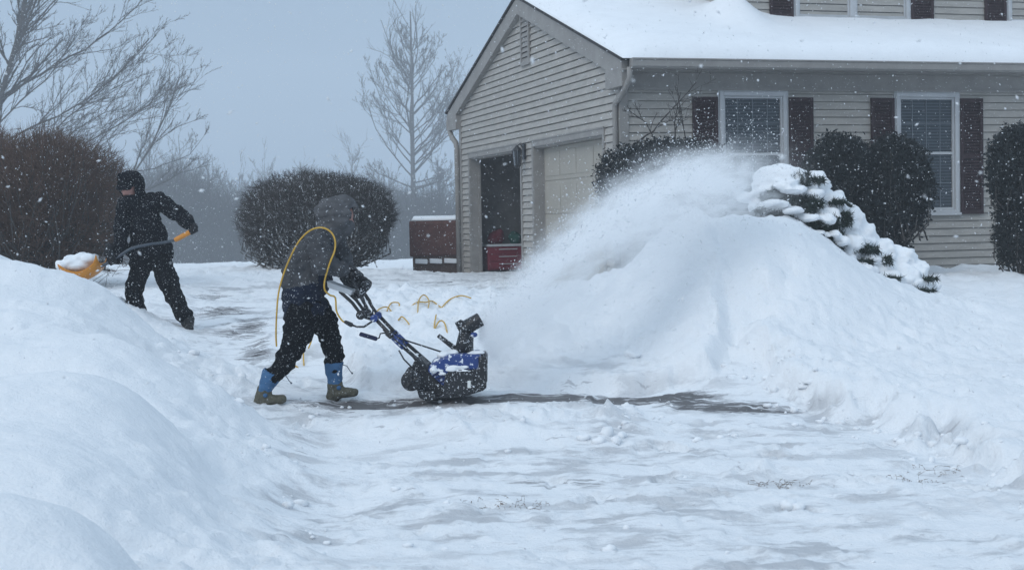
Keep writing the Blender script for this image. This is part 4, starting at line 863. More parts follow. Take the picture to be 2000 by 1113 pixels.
# --- snow thrower
def machine():
    c = A(870, 772); root = tag(empty('snow_thrower', (c[0], Y1, gz(c[0], Y1))), 'blue and black electric snow thrower with turned chute throwing snow', 'snow thrower')
    WD = .23
    def slab(px, dy0, dy1): 
        m = MB(); m.prism([A(x, y, 0)+np.array([0, dy0, 0]) for x, y in px], (0, dy1-dy0, 0)); return m
    def put(o): hook(root, o); return o
    hs = put(slab([(866, 768), (872, 726), (882, 716), (936, 716), (936, 691), (947, 689), (952, 695), (951, 750), (944, 756), (918, 764), (890, 770)], -WD, -WD+.03).build('auger_housing', m_black, None, bevel=.006))
    put(slab([(866, 768), (872, 726), (882, 716), (936, 716), (936, 691), (947, 689), (952, 695), (951, 750), (944, 756), (918, 764), (890, 770)], WD-.03, WD).build('auger_housing', m_black, None, bevel=.006))
    put(slab([(868, 764), (874, 724), (884, 714), (900, 714), (888, 730), (884, 766)], -WD+.03, WD-.03).build('auger_back', m_black, None, bevel=.006))
    put(slab([(879, 687), (938, 687), (940, 716), (884, 717), (878, 746), (868, 748), (838, 719), (843, 706)], -.215, .215).build('motor_shroud', m_blue, None, bevel=.014))
    put(slab([(880, 722), (928, 722), (928, 758), (884, 764), (876, 745)], -WD-.012, -WD-.001).build('side_panel', m_black, None, bevel=.005))
    put(slab([(936, 697), (949, 696), (949, 745), (936, 750)], -WD-.010, -WD-.001).build('side_panel', m_black, None, bevel=.004))
    st = MB(); st.prism([A(x, y, -WD-.0145) for x, y in ((915, 736), (921, 736), (921, 750), (915, 750))], (0, .002, 0)); put(st.build('warning_sticker', m_white))
    for k in range(4):
        put(slab([(846+k*7, 727+k*6), (866+k*5, 719+k*7), (868+k*5, 722+k*7), (848+k*7, 730+k*6)], -.225, -.2151).build('cooling_vent', m_navyg, None, bevel=.002))
    # paddles
    ag = MB(); ax = A(920, 735); ag.tube([ax+np.array([0, -.2, 0]), ax+np.array([0, .2, 0])], .022, 10)
    for k in range(2):
        for s in range(8):
            y0 = -.19+.38*s/8; y1 = y0+.0475; a0 = PI*k+s*.5; 
            for (ya, yb, aa, ab) in ((y0, y1, a0, a0+.5),):
                q = lambda y, a, r: ax+np.array([math.cos(a)*r, y, math.sin(a)*r]); ag.add([q(ya, aa, .02), q(ya, aa, .085), q(yb, ab, .085), q(yb, ab, .02)], [(0, 1, 2, 3), (3, 2, 1, 0)])
    put(ag.build('auger', m_black))
    # lower frame and wheels
    put(slab([(812, 700), (824, 696), (845, 722), (874, 745), (874, 767), (842, 774), (826, 772), (812, 752), (800, 742), (800, 722)], -.13, .13).build('lower_frame', m_black, None, bevel=.01))
    put(slab([(818, 758), (850, 758), (858, 773), (834, 776), (822, 770)], -.21, -.14).build('skid_plate', m_black, None, bevel=.008))
    for dy in (-.205, .205):
        w = A(807, 737, dy); m = MB(); 
        m.tube([w+np.array([0, -.026, 0]), w+np.array([0, -.020, 0]), w+np.array([0, .020, 0]), w+np.array([0, .026, 0])], [.066, .078, .078, .066], 28); wo = put(m.build('wheel', m_black, None, True))
        h = MB()
        for k in range(5):
            a = 2*PI*k/5+.3; p = w+np.array([math.cos(a)*.018, -.03, math.sin(a)*.018]); q = w+np.array([math.cos(a)*.056, -.03, math.sin(a)*.056]); h.cap(p, q, .010, .013)
        h.cap(w+np.array([0, -.036, 0]), w+np.array([0, -.02, 0]), .018); ho = h.build('spokes', m_tube, None, True); hook(root, ho); 
        tw = wo
    # handle tubes
    for dy in (-.17, .17):
        m = MB(); m.tube([A(862, 742, dy), A(835, 712, dy), A(778, 662, dy), A(736, 618, dy)], .0145, 8); put(m.build('lower_handle', m_tube, None, True))
        m = MB(); m.tube([A(738, 622, dy*.98), A(722, 600, dy), A(706, 572, dy), A(695, 548, dy), A(694, 533, dy)], .0125, 8); put(m.build('upper_handle', m_tube, None, True))
        m = MB(); m.tube([A(736, 622, dy*.9), A(712, 615, dy*.9), A(692, 588, dy*.95), A(668, 566, dy)], .013, 8); put(m.build('brace', m_tube, None, True))
        for (x, y, r) in ((709, 612, .036), (735, 618, .030)):
            m = MB(); m.tube([A(x, y, dy-.025), A(x, y, dy+.025)], r, 10); put(m.build('clamp_knob', m_black if x < 720 else m_blue, None, True, bevel=.006))
        m = MB(); m.tube([A(792, 675, dy), A(778, 662, dy), A(766, 650, dy)], .021, 8); put(m.build('blue_grip', m_blue, None, True))
        m = MB(); m.tube([A(772, 650, dy-.02), A(766, 655, dy-.02), A(758, 648, dy-.02)], .012, 6); put(m.build('clip', m_black, None, True))
    m = MB(); m.tube([A(694, 532, -.26), A(694, 532, .17)], .016, 8); put(m.build('handle_bar', m_tube, None, True))
    m = MB(); m.tube([A(712, 557, -.1), A(712, 557, .25)], .016, 8); put(m.build('handle_bar', m_tube, None, True))
    m = MB(); m.tube([A(835, 712, -.17), A(835, 712, .17)], .012, 8); put(m.build('cross_bar', m_tube, None, True))
    # switch box, trigger levers
    m = MB(); m.cap(A(704, 568, -.02), A(716, 557, -.02), .040, .038, 1.5); m.cap(A(697, 576, -.02), A(706, 572, -.02), .030, .034, 1.4); put(m.meld('switch_box', m_black, None, .008, 2))
    m = MB(); m.tube([A(668, 541, -.12), A(676, 553, -.1), A(690, 560, -.06), A(700, 562, -.03)], .010, 6); m.tube([A(681, 537, -.1), A(679, 548, -.08), A(684, 557, -.05)], .013, 6); m.tube([A(687, 537, -.1), A(688, 550, -.08), A(697, 558, -.05)], .009, 6); put(m.build('trigger_lever', m_tube, None, True))
    pn = MB(); pn.prism([A(x, y, -.19) for x, y in ((644, 546), (693, 565), (690, 574), (646, 559))], (0, .24, 0)); put(pn.build('control_panel', m_grey, None, bevel=.004))
    for pts in ([(717, 572, -.1), (727, 585, -.14), (732, 600, -.16), (732, 613, -.17)], [(711, 575, -.1), (715, 586, -.12), (715, 598, -.14)], [(790, 662, -.14), (800, 680, -.17), (815, 700, -.17)], [(782, 680, -.16), (792, 697, -.17), (806, 712, -.15)], [(752, 640, -.19), (772, 656, -.19), (795, 676, -.19)]):
        m = MB(); m.tube([A(*p) for p in pts], .006, 6); put(m.build('control_cable', m_tube, None, True))
    # crank for the chute
    m = MB(); m.tube([A(738, 659, -.10), A(743, 657, -.10), A(745, 649, -.10), A(752, 648, -.08)], .006, 6); m.tube([A(752, 648, -.08), A(790, 662, -.05), A(870, 689, 0), A(884, 690, 0)], .007, 6); cr = put(m.build('chute_crank', m_tube, None, True))
    m = MB(); m.tube([A(705, 649, -.10), A(707, 650, -.10), A(737, 659, -.10), A(739, 659, -.10)], [.013, .017, .017, .012], 10); put(m.build('crank_grip', m_navyg, None, True))
    # chute
    m = MB()
    def ring(cx, cy, r, ay, n=12): return [A(cx, cy)+np.array([math.cos(2*PI*k/n)*r, math.sin(2*PI*k/n)*ay, 0]) for k in range(n)]
    R1, R2, R3 = ring(905, 686, .078, .085), ring(908, 668, .066, .075), ring(911, 648, .058, .07); n = 12
    m.add(R1+R2+R3, [(i, (i+1) % n, n+(i+1) % n, n+i) for i in range(n)]+[(n+i, n+(i+1) % n, 2*n+(i+1) % n, 2*n+i) for i in range(n)]+[tuple(range(n))[::-1]])
    ch = put(m.build('chute', m_black, None, True))
    m = MB(); ax0, ax1 = A(905, 642), A(938, 623); u = unit(ax1-ax0); v = np.array([-u[2], 0, u[0]]); yv = np.array([0, 1., 0])
    def oring(c, r, k=1.0, n=14): return [c+(math.cos(2*PI*i/n)*v+math.sin(2*PI*i/n)*yv*k)*r for i in range(n)]
    rings = [oring(ax0-u*.035, .050), oring(ax0, .058), oring(ax0+u*.07, .056), oring(ax1, .055), oring(ax1+u*.004, .049), oring(ax0+u*.02, .048)]
    V = sum(rings, []); n = 14; F = [(j*n+i, j*n+(i+1) % n, (j+1)*n+(i+1) % n, (j+1)*n+i) for j in range(5) for i in range(n)]+[tuple(range(n))[::-1]]; m.add(V, F)
    m.prism([A(x, y, -.05) for x, y in ((889, 630), (899, 624), (914, 630), (912, 650), (898, 646))], (0, .10, 0)); put(m.build('deflector', m_black, None))
    m = MB(); q = A(926, 652); m.ell(q+np.array([0, -.06, 0]), (.028, .02, .02), 10, 6); put(m.build('deflector_knob', m_blue, None, True))
    m = MB(); m.prism([A(x, y, -.02) for x, y in ((853, 657), (858, 651), (894, 678), (896, 686), (886, 684))], (0, .04, 0)); put(m.build('chute_lever', m_black, None, bevel=.006))
    # snow lying on the shroud
    m = MB(); 
    for x, y, rx, ry, dy in ((868, 690, 14, 6, -.1), (880, 687, 18, 5, -.05), (930, 686, 18, 3, -.1), (912, 686, 18, 3, .1), (858, 704, 12, 7, -.12), (850, 716, 9, 8, -.18), (896, 711, 22, 3.5, -.218), (884, 716, 14, 3, -.22), (908, 718, 18, 1.6, -.225), (872, 700, 16, 7, -.05), (866, 724, 8, 2, -.22), (862, 717, 8, 2, -.22)):
        k = Y1/FPX; m.ell(A(x, y, dy), (rx*k, .09 if dy > -.2 else .02, ry*k), 10, 6)
    put(m.meld('snow_crust', m_snow, None, .008, 2, .01, 20))
    return root
machine()
# --- extension cord
def bez(P, n=8):
    P = [np.asarray(p, float) for p in P]; out = []
    for i in range(len(P)-1):
        p0 = P[max(i-1, 0)]; p1 = P[i]; p2 = P[i+1]; p3 = P[min(i+2, len(P)-1)]
        for k in range(n):
            t = k/n; out.append(.5*((2*p1)+(-p0+p2)*t+(2*p0-5*p1+4*p2-p3)*t*t+(-p0+3*p1-3*p2+p3)*t**3))
    return out+[P[-1]]
def GS(px, py, lift=0.0):
    """snow surface under a photo position"""
    lo, hi = 9.0, 22.0; Ys = np.linspace(lo, hi, 260); P = np.array([U(px, py, y) for y in Ys]); d = P[:, 2]-ground_z(P[:, 0], P[:, 1]); i = np.argmax(d < 0)
    p = P[i if d.min() < 0 else -1].copy(); p[2] += lift; return p
root = tag(empty('extension_cord', A(545, 690)), 'yellow extension cord looped over the shoulder and trailing through the snow', 'cord')
pts = [A(684, 627, -.2), A(674, 622, -.2), A(664, 604, -.22), A(662, 578, -.24), A(652, 572, -.27), A(644, 562, -.30), A(644, 545, -.31), A(652, 520, -.35), A(657, 505, -.34), A(663, 486, -.30), A(662, 466, -.27), A(652, 451, -.24), A(634, 444, -.22), A(612, 450, -.21), A(592, 470, -.22), A(576, 500, -.23), A(562, 535, -.23), A(553, 570, -.23), A(549, 610, -.22), A(547, 650, -.2), A(548, 672, -.2)]
m = MB(); m.tube(bez(pts), .0068, 7); hook(root, m.build('cord', m_cord, None, True))
gl = [GS(547, 726, .0), GS(556, 726, .02), GS(572, 722, .02), GS(585, 720, -.05), GS(592, 712, .02), GS(593, 695, .10), GS(596, 682, .16), GS(606, 680, .16), GS(606, 690, .12)]
loops = [[(548, 728, 0), (560, 722, .03), (578, 718, .015), (590, 722, -.06), (594, 716, -.02)], [(594, 716, -.04), (593, 704, .08), (594, 688, .17), (602, 679, .20), (609, 682, .17), (603, 692, .10)],
         [(728, 616, -.03), (742, 609, .05), (757, 606, .05), (768, 613, -.02)], [(756, 608, 0), (764, 598, .05), (778, 597, .05), (780, 600, .01)], [(770, 634, -.02), (780, 628, .04), (786, 625, .05), (796, 633, .03), (806, 642, -.03)], [(800, 600, -.02), (815, 594, .03), (832, 596, .05), (845, 594, .05), (862, 600, -.02)],
         [(816, 612, -.03), (818, 596, .08), (828, 588, .12), (838, 596, .08), (834, 612, .01)], [(862, 600, -.03), (878, 590, .04), (900, 584, .06), (920, 586, .03)], [(846, 646, -.03), (858, 634, .05), (868, 637, .05), (874, 650, -.03)], [(852, 622, .06), (849, 634, .02), (848, 645, -.02)]]
for lp in loops:
    m = MB(); m.tube(bez([GS(x, y, l*.5+.008) for x, y, l in lp]), .0068, 7); hook(root, m.build('cord', m_cord, None, True))
m = MB(); m.cap(A(681, 625, -.2), A(691, 630, -.2), .014, .018); m.tube([A(691, 630, -.2), A(703, 634, -.2), A(716, 634, -.2), A(728, 626, -.19), A(735, 620, -.18)], .008, 7); o = m.build('plug', m_tube, None, True); hook(root, o)
# --- the shoveller (faces the camera, leaning to the left)
YP = 15.5
def Q(px, py, dy=0.0): return U(px, py, YP, dy)
def person_two():
    f = Q(330, 645); root = tag(empty('person', (f[0], YP, gz(f[0], YP))), 'person in black hooded coat and black trousers heaving snow with a yellow shovel', 'person')
    hc = Q(255, 366, -.06); fw = unit(np.array([-.30, -.80, -.42]))
    ls, rs = Q(243, 402, 0), Q(309, 390, 0); le, re = Q(241, 462, -.10), Q(350, 418, -.02); lw, rw = Q(239, 503, -.20), Q(378, 441, -.08)
    lh, rh = Q(278, 506, 0), Q(312, 504, 0); lk, rk_ = Q(265, 566, -.05), Q(334, 566, .0); la, ra = Q(268, 622, 0), Q(366, 622, 0)
    gL = Q(232, 508, -.25); gR = Q(382, 449, -.12)
    b = MB(); b.chain([Q(294, 504), Q(286, 460), Q(276, 412)], [.13, .125, .14], .75); b.chain([ls, rs], [.05, .05]); b.chain([Q(270, 402), Q(261, 388, -.03), hc], [.05, .05, .06])
    b.ell(hc, (.088, .105, .115)); eyes = face(b, hc, fw, .1)
    for h, k, a in ((lh, lk, la), (rh, rk_, ra)): b.chain([h, k, a], [.085, .06, .040]); b.chain([a, a+np.array([.0, -.04, -.05])], [.036, .025])
    for a, e, w in ((ls, le, lw), (rs, re, rw)): b.chain([a, e, w], [.055, .045, .032])
    sa = unit(Q(255, 492, -.22)-Q(212, 516, -.27)); sb = unit(Q(385, 446, -.12)-Q(348, 468, -.14))
    grip(b, gL, sa, (-.2, -.3, -.9), (-.3, -.95, .2), .017, .0075); grip(b, gR, sb, (.2, -.2, -.85), (.8, .2, .4), .018, .0075)
    hook(root, b.meld('body', m_skin, None, .010, 2))
    for q in eyes: hook(root, MB().ell(q, .012, 8, 6).build('eye', m_eye, None, True))
    t = MB(); t.chain([Q(280, 500), Q(312, 500)], [.15, .15], .8); t.chain([lh, Q(272, 540, -.03), lk, Q(266, 600, -.01), Q(268, 622)], [.125, .112, .098, .096, .098]); t.chain([rh, Q(325, 540), rk_, Q(350, 598), Q(360, 614)], [.125, .112, .096, .092, .094])
    hook(root, t.meld('trousers', m_pants, None, .013, 3, .026, 10))
    c = MB(); c.chain([Q(296, 492), Q(290, 460), Q(280, 425), Q(276, 408)], [.195, .185, .185, .15], .72); c.cap(Q(250, 406), Q(304, 396), .10, .105); c.cap(Q(280, 394), Q(300, 394), .10, .095); c.cap(Q(262, 393, -.02), Q(272, 399), .105, .125, .9); c.cap(Q(262, 488, -.02), Q(322, 486), .09, .09, 1.3)
    hook(root, c.meld('coat', m_coatb, None, .013, 3, .026, 9))
    for a, e_, w in ((ls, le, lw), (rs, re, rw)):
        s = MB(); s.chain([a, a*.5+e_*.5, e_, w*.5+e_*.5, w], [.095, .092, .082, .074, .060]); hook(root, s.meld('sleeve', m_coatb, None, .012, 3, .022, 12))
    h = MB(); h.ell(hc+np.array([.015, .03, .025]), (.150, .15, .160)); h.cap(hc+np.array([.03, .05, -.06]), Q(268, 398, .02), .12, .13); h.cap(hc+np.array([-.06, -.03, .10]), hc+np.array([.05, -.03, .10]), .055, .06)
    ho = h.meld('hood', [m_coatb, m_lining], None, .011, 3, .014, 10)
    import bmesh
    bm = bmesh.new(); bm.from_mesh(ho.data); kill = []
    for v in bm.verts:
        r = np.array(v.co)-hc
        if r@fw > .035 and abs(r[0]+.02) < .10 and -.17 < r[2] < .085: kill.append(v)
    bmesh.ops.delete(bm, geom=kill, context='VERTS'); bm.to_mesh(ho.data); bm.free()
    so_ = ho.modifiers.new('thick', 'SOLIDIFY'); so_.thickness = .012; so_.material_offset = 1; so_.offset = -1; hook(root, ho)
    k = MB(); k.ell(hc+np.array([0, -.005, .045]), (.098, .115, .085)); k.cap(hc+fw*.105+np.array([-.055, 0, .045]), hc+fw*.105+np.array([.055, 0, .045]), .030, .030); hook(root, k.meld('cap', m_coatb, None, .009, 2))
    s = MB(); s.cap(hc+np.array([0.01, -.02, -.150]), hc+np.array([.03, .02, -.165]), .088, .10); hook(root, s.meld('collar', m_coatb, None, .010, 2, .01, 14))
    for B_, a, d, n in ((gL, sa, (-.2, -.3, -.9), (-.3, -.95, .2)), (gR, sb, (.2, -.2, -.85), (.8, .2, .4))):
        m = MB(); wp = grip(m, B_, a, d, n, .017, .0125); m.cap(wp, wp-unit(d)*.06, .044, .05); m.cap(wp, B_-unit(d)*.02+unit(n)*.02, .036, .036); hook(root, m.meld('glove', m_glove, None, .006, 2))
    for an, toe in ((Q(268, 624), Q(268, 634, -.14)), (Q(366, 624), Q(375, 640, -.12))):
        m = MB(); heel = an+np.array([0, .02, -.06]); m.cap(an, heel, .075, .065); m.cap(heel+np.array([0, 0, -.02]), toe, .058, .045); hook(root, m.meld('boot', m_bootb, None, .010, 2, .008, 16))
person_two()
# --- shovel
sh = tag(empty('snow_shovel', Q(175, 525, -.3)), 'yellow orange snow shovel with bent dark shaft held by the person in black', 'shovel')
m = MB(); m.tube(bez([Q(348, 468, -.14), Q(325, 473, -.16), Q(296, 477, -.20), Q(268, 484, -.22), Q(248, 496, -.235), Q(232, 508, -.25), Q(207, 520, -.28)]), .0155, 10); hook(sh, m.build('shaft', m_shaft, None, True))
m = MB(); m.tube(bez([Q(347, 468, -.14), Q(352, 466, -.14), Q(370, 456, -.13), Q(385, 447, -.12)]), [.019]*4+[.024]*4+[.026]*12+[.028]*5, 10); hook(sh, m.build('grip', m_yel, None, True))
def scoop():
    # curved pan: back wall by the shaft, lip towards the left
    nu, nv = 12, 10; V = []; c = Q(212, 521, -.28); lip = Q(142, 524, -.30)
    for j in range(nv+1):
        for i in range(nu+1):
            u = i/nu; v = j/nv-.5; p = c+(lip-c)*u+np.array([0, 0, -.13*math.sin(PI*(.12+.80*u))*1.0+.02*(1-u)])
            p = p+np.array([0, v*.44, .09*(abs(v)*2)**3]); 
            if i == 0: p = p+np.array([.015, 0, .075])
            if i == 1: p = p+np.array([.02, 0, .02])
            V.append(p)
    F = [(j*(nu+1)+i, j*(nu+1)+i+1, (j+1)*(nu+1)+i+1, (j+1)*(nu+1)+i) for j in range(nv) for i in range(nu)]
    m = MB(); m.add(V, F); o = m.build('scoop', m_yel, None, True); s = o.modifiers.new('t', 'SOLIDIFY'); s.thickness = .008; hook(sh, o)
scoop()
m = MB(); k = YP/FPX
for x, y, rx, ry, dy in ((172, 516, 33, 15, -.3), (190, 505, 18, 13, -.3), (160, 508, 20, 12, -.3), (143, 516, 14, 11, -.34), (176, 500, 12, 10, -.28), (196, 500, 6, 8, -.25), (152, 502, 8, 7, -.3)): m.ell(Q(x, y, dy), (rx*k, .17, ry*k))
tag(m.meld('snow_heap', m_snow, None, .014, 2, .022, 8), 'heap of snow riding on the yellow shovel', 'snow heap')
# ------------------------------------------------------------------ grass, rubble
def tuft(px0, px1, py, n, label, seed, h=.05):
    g = np.random.default_rng(seed); a = G(px0, py); b_ = G(px1, py-4); P0 = []; P1 = []
    t = np.clip(np.sort(g.normal(.5, .28, n)), 0, 1)
    for q in t:
        p = a+(b_-a)*q; x, y = p[0]+g.normal()*.05, p[1]+g.normal()*.07; z = gz(x, y)-.004; d = np.array([g.normal()*1.2, g.normal()*.7, abs(g.normal())*.6+.1])*g.uniform(.3, 1.2)*h; m_ = np.array([x, y, z])+d*.5+np.array([0, 0, .008])
        P0 += [(x, y, z), tuple(m_-d*.04)]; P1 += [tuple(m_), tuple(m_+d*.5*np.array([1, 1, .2])+g.normal(size=3)*.006)]
    V, F = needles(P0, P1, .0024); c = np.array([*((a+b_)/2)[:2], 0]); o = raw('grass_tuft', V-c, F, None, m_grass); o.location = tuple(c); tag(o, label, 'grass', 'dry grass tufts', kind='stuff')
tuft(895, 1080, 992, 60, 'widest tuft line of dry brown grass poking through the near driveway snow', 1, .035)
tuft(1475, 1575, 950, 44, 'upright dry grass tuft right of centre in the near snow', 2, .045)
tuft(1740, 1825, 940, 22, 'flat dry grass stems near the right bank', 3, .04)
tuft(1800, 1860, 922, 20, 'small dry grass tuft at the foot of the right bank', 4, .05)
def rubble():
    g = np.random.default_rng(5); mb = MB()
    def clump(x, y, r):
        z = gz(x, y); n = 7; c = np.array([x, y, z+r*.15]); m = MB(); m.ell((0, 0, 0), (r*g.uniform(.8, 1.5), r*g.uniform(.8, 1.2), r*g.uniform(.6, .9)), 9, 6)
        V = np.array(m.v); V = V*(1+.55*fbm(V[:, 0]/r*1.3+x*7, V[:, 1]/r*1.3+V[:, 2]/r+y*5, 3, 2))[:, None]; mb.add(V+c, m.f)
    for _ in range(170):
        px = g.uniform(520, 1990); py = g.uniform(770, 1105)
        if g.random() < .5: py = 790+abs(g.normal())*40; px = g.uniform(560, 1350)
        p = G(px, py); clump(p[0], p[1], (.006+.018*g.random()**4))
    for px, py, r in ((1230, 720, .05), (1238, 722, .04), (860, 790, .02), (1225, 792, .035), (1185, 865, .05), (1205, 870, .045), (1170, 872, .035), (1215, 863, .04), (1140, 870, .03), (985, 795, .02), (1540, 990, .04), (1560, 992, .03), (1530, 996, .03), (1190, 1075, .03)): p = G(px, py); clump(p[0], p[1], r)
    for _ in range(110):
        i = g.integers(0, 10); a = np.array(LAWN[i][:2]); c = np.array(LAWN[i+1][:2]); p = a+(c-a)*g.random()+g.normal(size=2)*.16+np.array([-.08, -.1]); clump(p[0], p[1], .008+.034*g.random()**3)
    for _ in range(60):
        p = U(g.uniform(300, 600), 0, 1); px = g.uniform(300, 640); py = 640+(px-300)*1.25+g.normal()*25; q = G(px, min(py, 1100)); clump(q[0], q[1], .008+.03*g.random()**4)
    tag(mb.build('snow_rubble', m_snow, None, True), 'loose snow clods strewn over the driveway and bank foot', 'snow clods', kind='stuff')
rubble()
# ------------------------------------------------------------------ blown snow
def bits(C, size, elong, seed):
    g = np.random.default_rng(seed); n = len(C); s = np.broadcast_to(size, (n,))[:, None]; a = unit_rows(g.normal(size=(n, 3))+np.array([.5, 0, -.5])); b = unit_rows(np.cross(a, g.normal(size=(n, 3)))); c = np.cross(a, b)
    V = np.stack([C+a*s*elong, C-a*s*elong, C+b*s, C-b*s, C+c*s*.8, C-c*s*.8], 1); i = np.arange(n)*6; tri = [(0, 2, 4), (2, 1, 4), (1, 3, 4), (3, 0, 4), (2, 0, 5), (1, 2, 5), (3, 1, 5), (0, 3, 5)]
    return V.reshape(-1, 3), np.concatenate([np.stack([i+a_, i+b_, i+c_], 1) for a_, b_, c_ in tri])
m_flake = mat('snowflake', (.74, .76, .78), .9, .1)
g = np.random.default_rng(15); n = 60000
Cf = np.stack([g.uniform(-8.5, 8.5, n), 2.3+20*g.random(n)**.85, g.uniform(-.2, 6.2, n)], 1)
V, F = bits(Cf, .0017+.0043*g.random(n)**3.2, g.uniform(1.0, 2.2, n)[:, None], 3)
tag(raw('falling_snow', V, F, None, m_flake), 'falling snowflakes in the air', 'snowfall', kind='stuff')
# plume from the chute
M0 = A(945, 624); Lp = U(1440, 430, 14.3); hd_ = np.array([Lp[0]-M0[0], Lp[1]-M0[1], 0]); LX = np.linalg.norm(hd_); PR = math.atan2(hd_[1], hd_[0])
def plume():
    o = MB(); prof = [(-.02, -.10), (-.02, .10), (.5, .68), (1, 1.02), (1.6, 1.38), (2.2, 1.62), (3, 1.72), (3.8, 1.62), (4.5, 1.35), (4.9, .9), (4.9, -.1), (3.2, -.75), (1.5, -.75), (.3, -.62)]
    hw_ = lambda x: .10+.26*max(x, 0)
    V = [(x, -hw_(x), z) for x, z in prof]+[(x, hw_(x), z) for x, z in prof]; n = len(prof)
    o.add(V, [tuple(range(n)), tuple(range(n, 2*n))[::-1]]+[(i, n+i, n+(i+1) % n, (i+1) % n) for i in range(n)]); ob = o.build('snow_plume', None)
    import bmesh
    bm = bmesh.new(); bm.from_mesh(ob.data); bmesh.ops.recalc_face_normals(bm, faces=bm.faces); bm.to_mesh(ob.data); bm.free()
    ob.location = tuple(M0); ob.rotation_euler = (0, 0, PR)
    m = bpy.data.materials.new('blown_snow'); m.use_nodes = True; nt = m.node_tree; N = nt.nodes; L = nt.links; N.remove(N['Principled BSDF']); out = N['Material Output']; pv = N.new('ShaderNodeVolumePrincipled'); pv.inputs['Color'].default_value = (.985, .99, .995, 1); pv.inputs['Anisotropy'].default_value = .0
    tc = N.new('ShaderNodeTexCoord'); sx = N.new('ShaderNodeSeparateXYZ'); L.new(tc.outputs['Object'], sx.inputs[0]); x, y, z = sx.outputs
    def M(op, a, b=0.0, c=None):
        r = N.new('ShaderNodeMath'); r.operation = op
        for i, v in enumerate((a, b) if c is None else (a, b, c)):
            if isinstance(v, (int, float)): r.inputs[i].default_value = v
            else: L.new(v, r.inputs[i])
        return r.outputs[0]
    def rg(v, a, b, c=0., d=1.):
        r = N.new('ShaderNodeMapRange'); r.interpolation_type = 'SMOOTHSTEP'
        for i, q in ((1, a), (2, b), (3, c), (4, d)): r.inputs[i].default_value = q
        L.new(v, r.inputs[0]); return r.outputs[0]
    mp = N.new('ShaderNodeMapping'); mp.inputs['Scale'].default_value = (.55, 1.5, 1.9)
    xq = M('MAXIMUM', x, 0.0); h0 = M('SUBTRACT', z, M('SUBTRACT', M('MULTIPLY', xq, .62), M('MULTIPLY', M('MULTIPLY', xq, xq), .080))); cb_ = N.new('ShaderNodeCombineXYZ'); L.new(x, cb_.inputs[0]); L.new(y, cb_.inputs[1]); L.new(h0, cb_.inputs[2]); L.new(cb_.outputs[0], mp.inputs[0])
    ns = N.new('ShaderNodeTexNoise'); ns.inputs['Scale'].default_value = 2.6; ns.inputs['Detail'].default_value = 5; ns.inputs['Roughness'].default_value = .62; L.new(mp.outputs[0], ns.inputs['Vector'])
    n2 = N.new('ShaderNodeTexNoise'); n2.inputs['Scale'].default_value = 7.5; n2.inputs['Detail'].default_value = 4; n2.inputs['Roughness'].default_value = .6; L.new(mp.outputs[0], n2.inputs['Vector'])
    wob = M('ADD', M('MULTIPLY', M('SUBTRACT', ns.outputs[0], .5), .95), M('MULTIPLY', M('SUBTRACT', n2.outputs[0], .5), .45))
    xp = M('MAXIMUM', x, 0.0)
    arc = M('SUBTRACT', M('MULTIPLY', xp, .62), M('MULTIPLY', M('MULTIPLY', xp, xp), .080))
    h = M('ADD', M('SUBTRACT', z, arc), M('MULTIPLY', wob, M('MINIMUM', M('MULTIPLY', xp, .55), 1.15)))
    r = M('ADD', M('MULTIPLY', xp, .07), .05)
    Aq = rg(M('DIVIDE', h, r), .0, 1.1, 1, 0)
    hm = M('MINIMUM', M('ADD', h, .10), 0.0); B = M('ADD', M('MULTIPLY', M('POWER', 2.718, M('MULTIPLY', hm, 5.5)), .78), M('MULTIPLY', M('POWER', 2.718, M('MULTIPLY', hm, 1.3)), .17))
    ly = M('DIVIDE', y, M('ADD', M('MULTIPLY', xp, .10), .05)); C = M('POWER', 2.718, M('MULTIPLY', M('MULTIPLY', ly, ly), -1.0))
    E = M('MULTIPLY', rg(x, 3.05, 4.15, 1, 0), rg(x, -.02, .05))
    Nn = M('MULTIPLY', rg(ns.outputs[0], .34, .62, .12, 1.6), rg(n2.outputs[0], .36, .64, .22, 1.75))
    D = M('DIVIDE', 46.0, M('ADD', M('MULTIPLY', xp, 1.9), .8))
    d = M('MULTIPLY', M('MULTIPLY', M('MULTIPLY', Aq, B), M('MULTIPLY', C, E)), M('MULTIPLY', Nn, D))
    L.new(d, pv.inputs['Density']); L.new(pv.outputs[0], out.inputs['Volume']); ob.data.materials.append(m)
    tag(ob, 'cloud of snow thrown from the chute in an arc onto the mound', 'snow cloud', kind='stuff')
plume()
def spray():
    g = np.random.default_rng(8); n = 9000; x = 4.1*g.random(n)**.8; r = .05+.085*x; h = g.normal(size=n)*.6; z = .62*x-.080*x*x+np.where(h > 0, h*r*1.3, h*(r*1.5+.25*x*.5)); y = g.normal(size=n)*(.04+.10*x); c, s = math.cos(PR), math.sin(PR)
    C = np.stack([M0[0]+x*c-y*s, M0[1]+x*s+y*c, M0[2]+z], 1); V, F = bits(C, .0018+.0065*g.random(n)**3.5, g.uniform(1, 2.2, n)[:, None], 4)
    n2 = 900; t = g.random(n2); P = Q(178, 530, -.3); C2 = P+np.stack([.12+g.normal(size=n2)*.16+t*.16, g.normal(size=n2)*.12, -t*.55+g.normal(size=n2)*.04], 1); V2, F2 = bits(C2, .002+.007*g.random(n2)**3, 1.3, 6)
    tag(raw('snow_spray', V, F, None, m_flake), 'flying snow grains around the thrown arc', 'snow spray', kind='stuff'); tag(raw('spilling_snow', V2, F2, None, m_flake), 'snow grains spilling from the shovel', 'snow spray', kind='stuff')
spray()
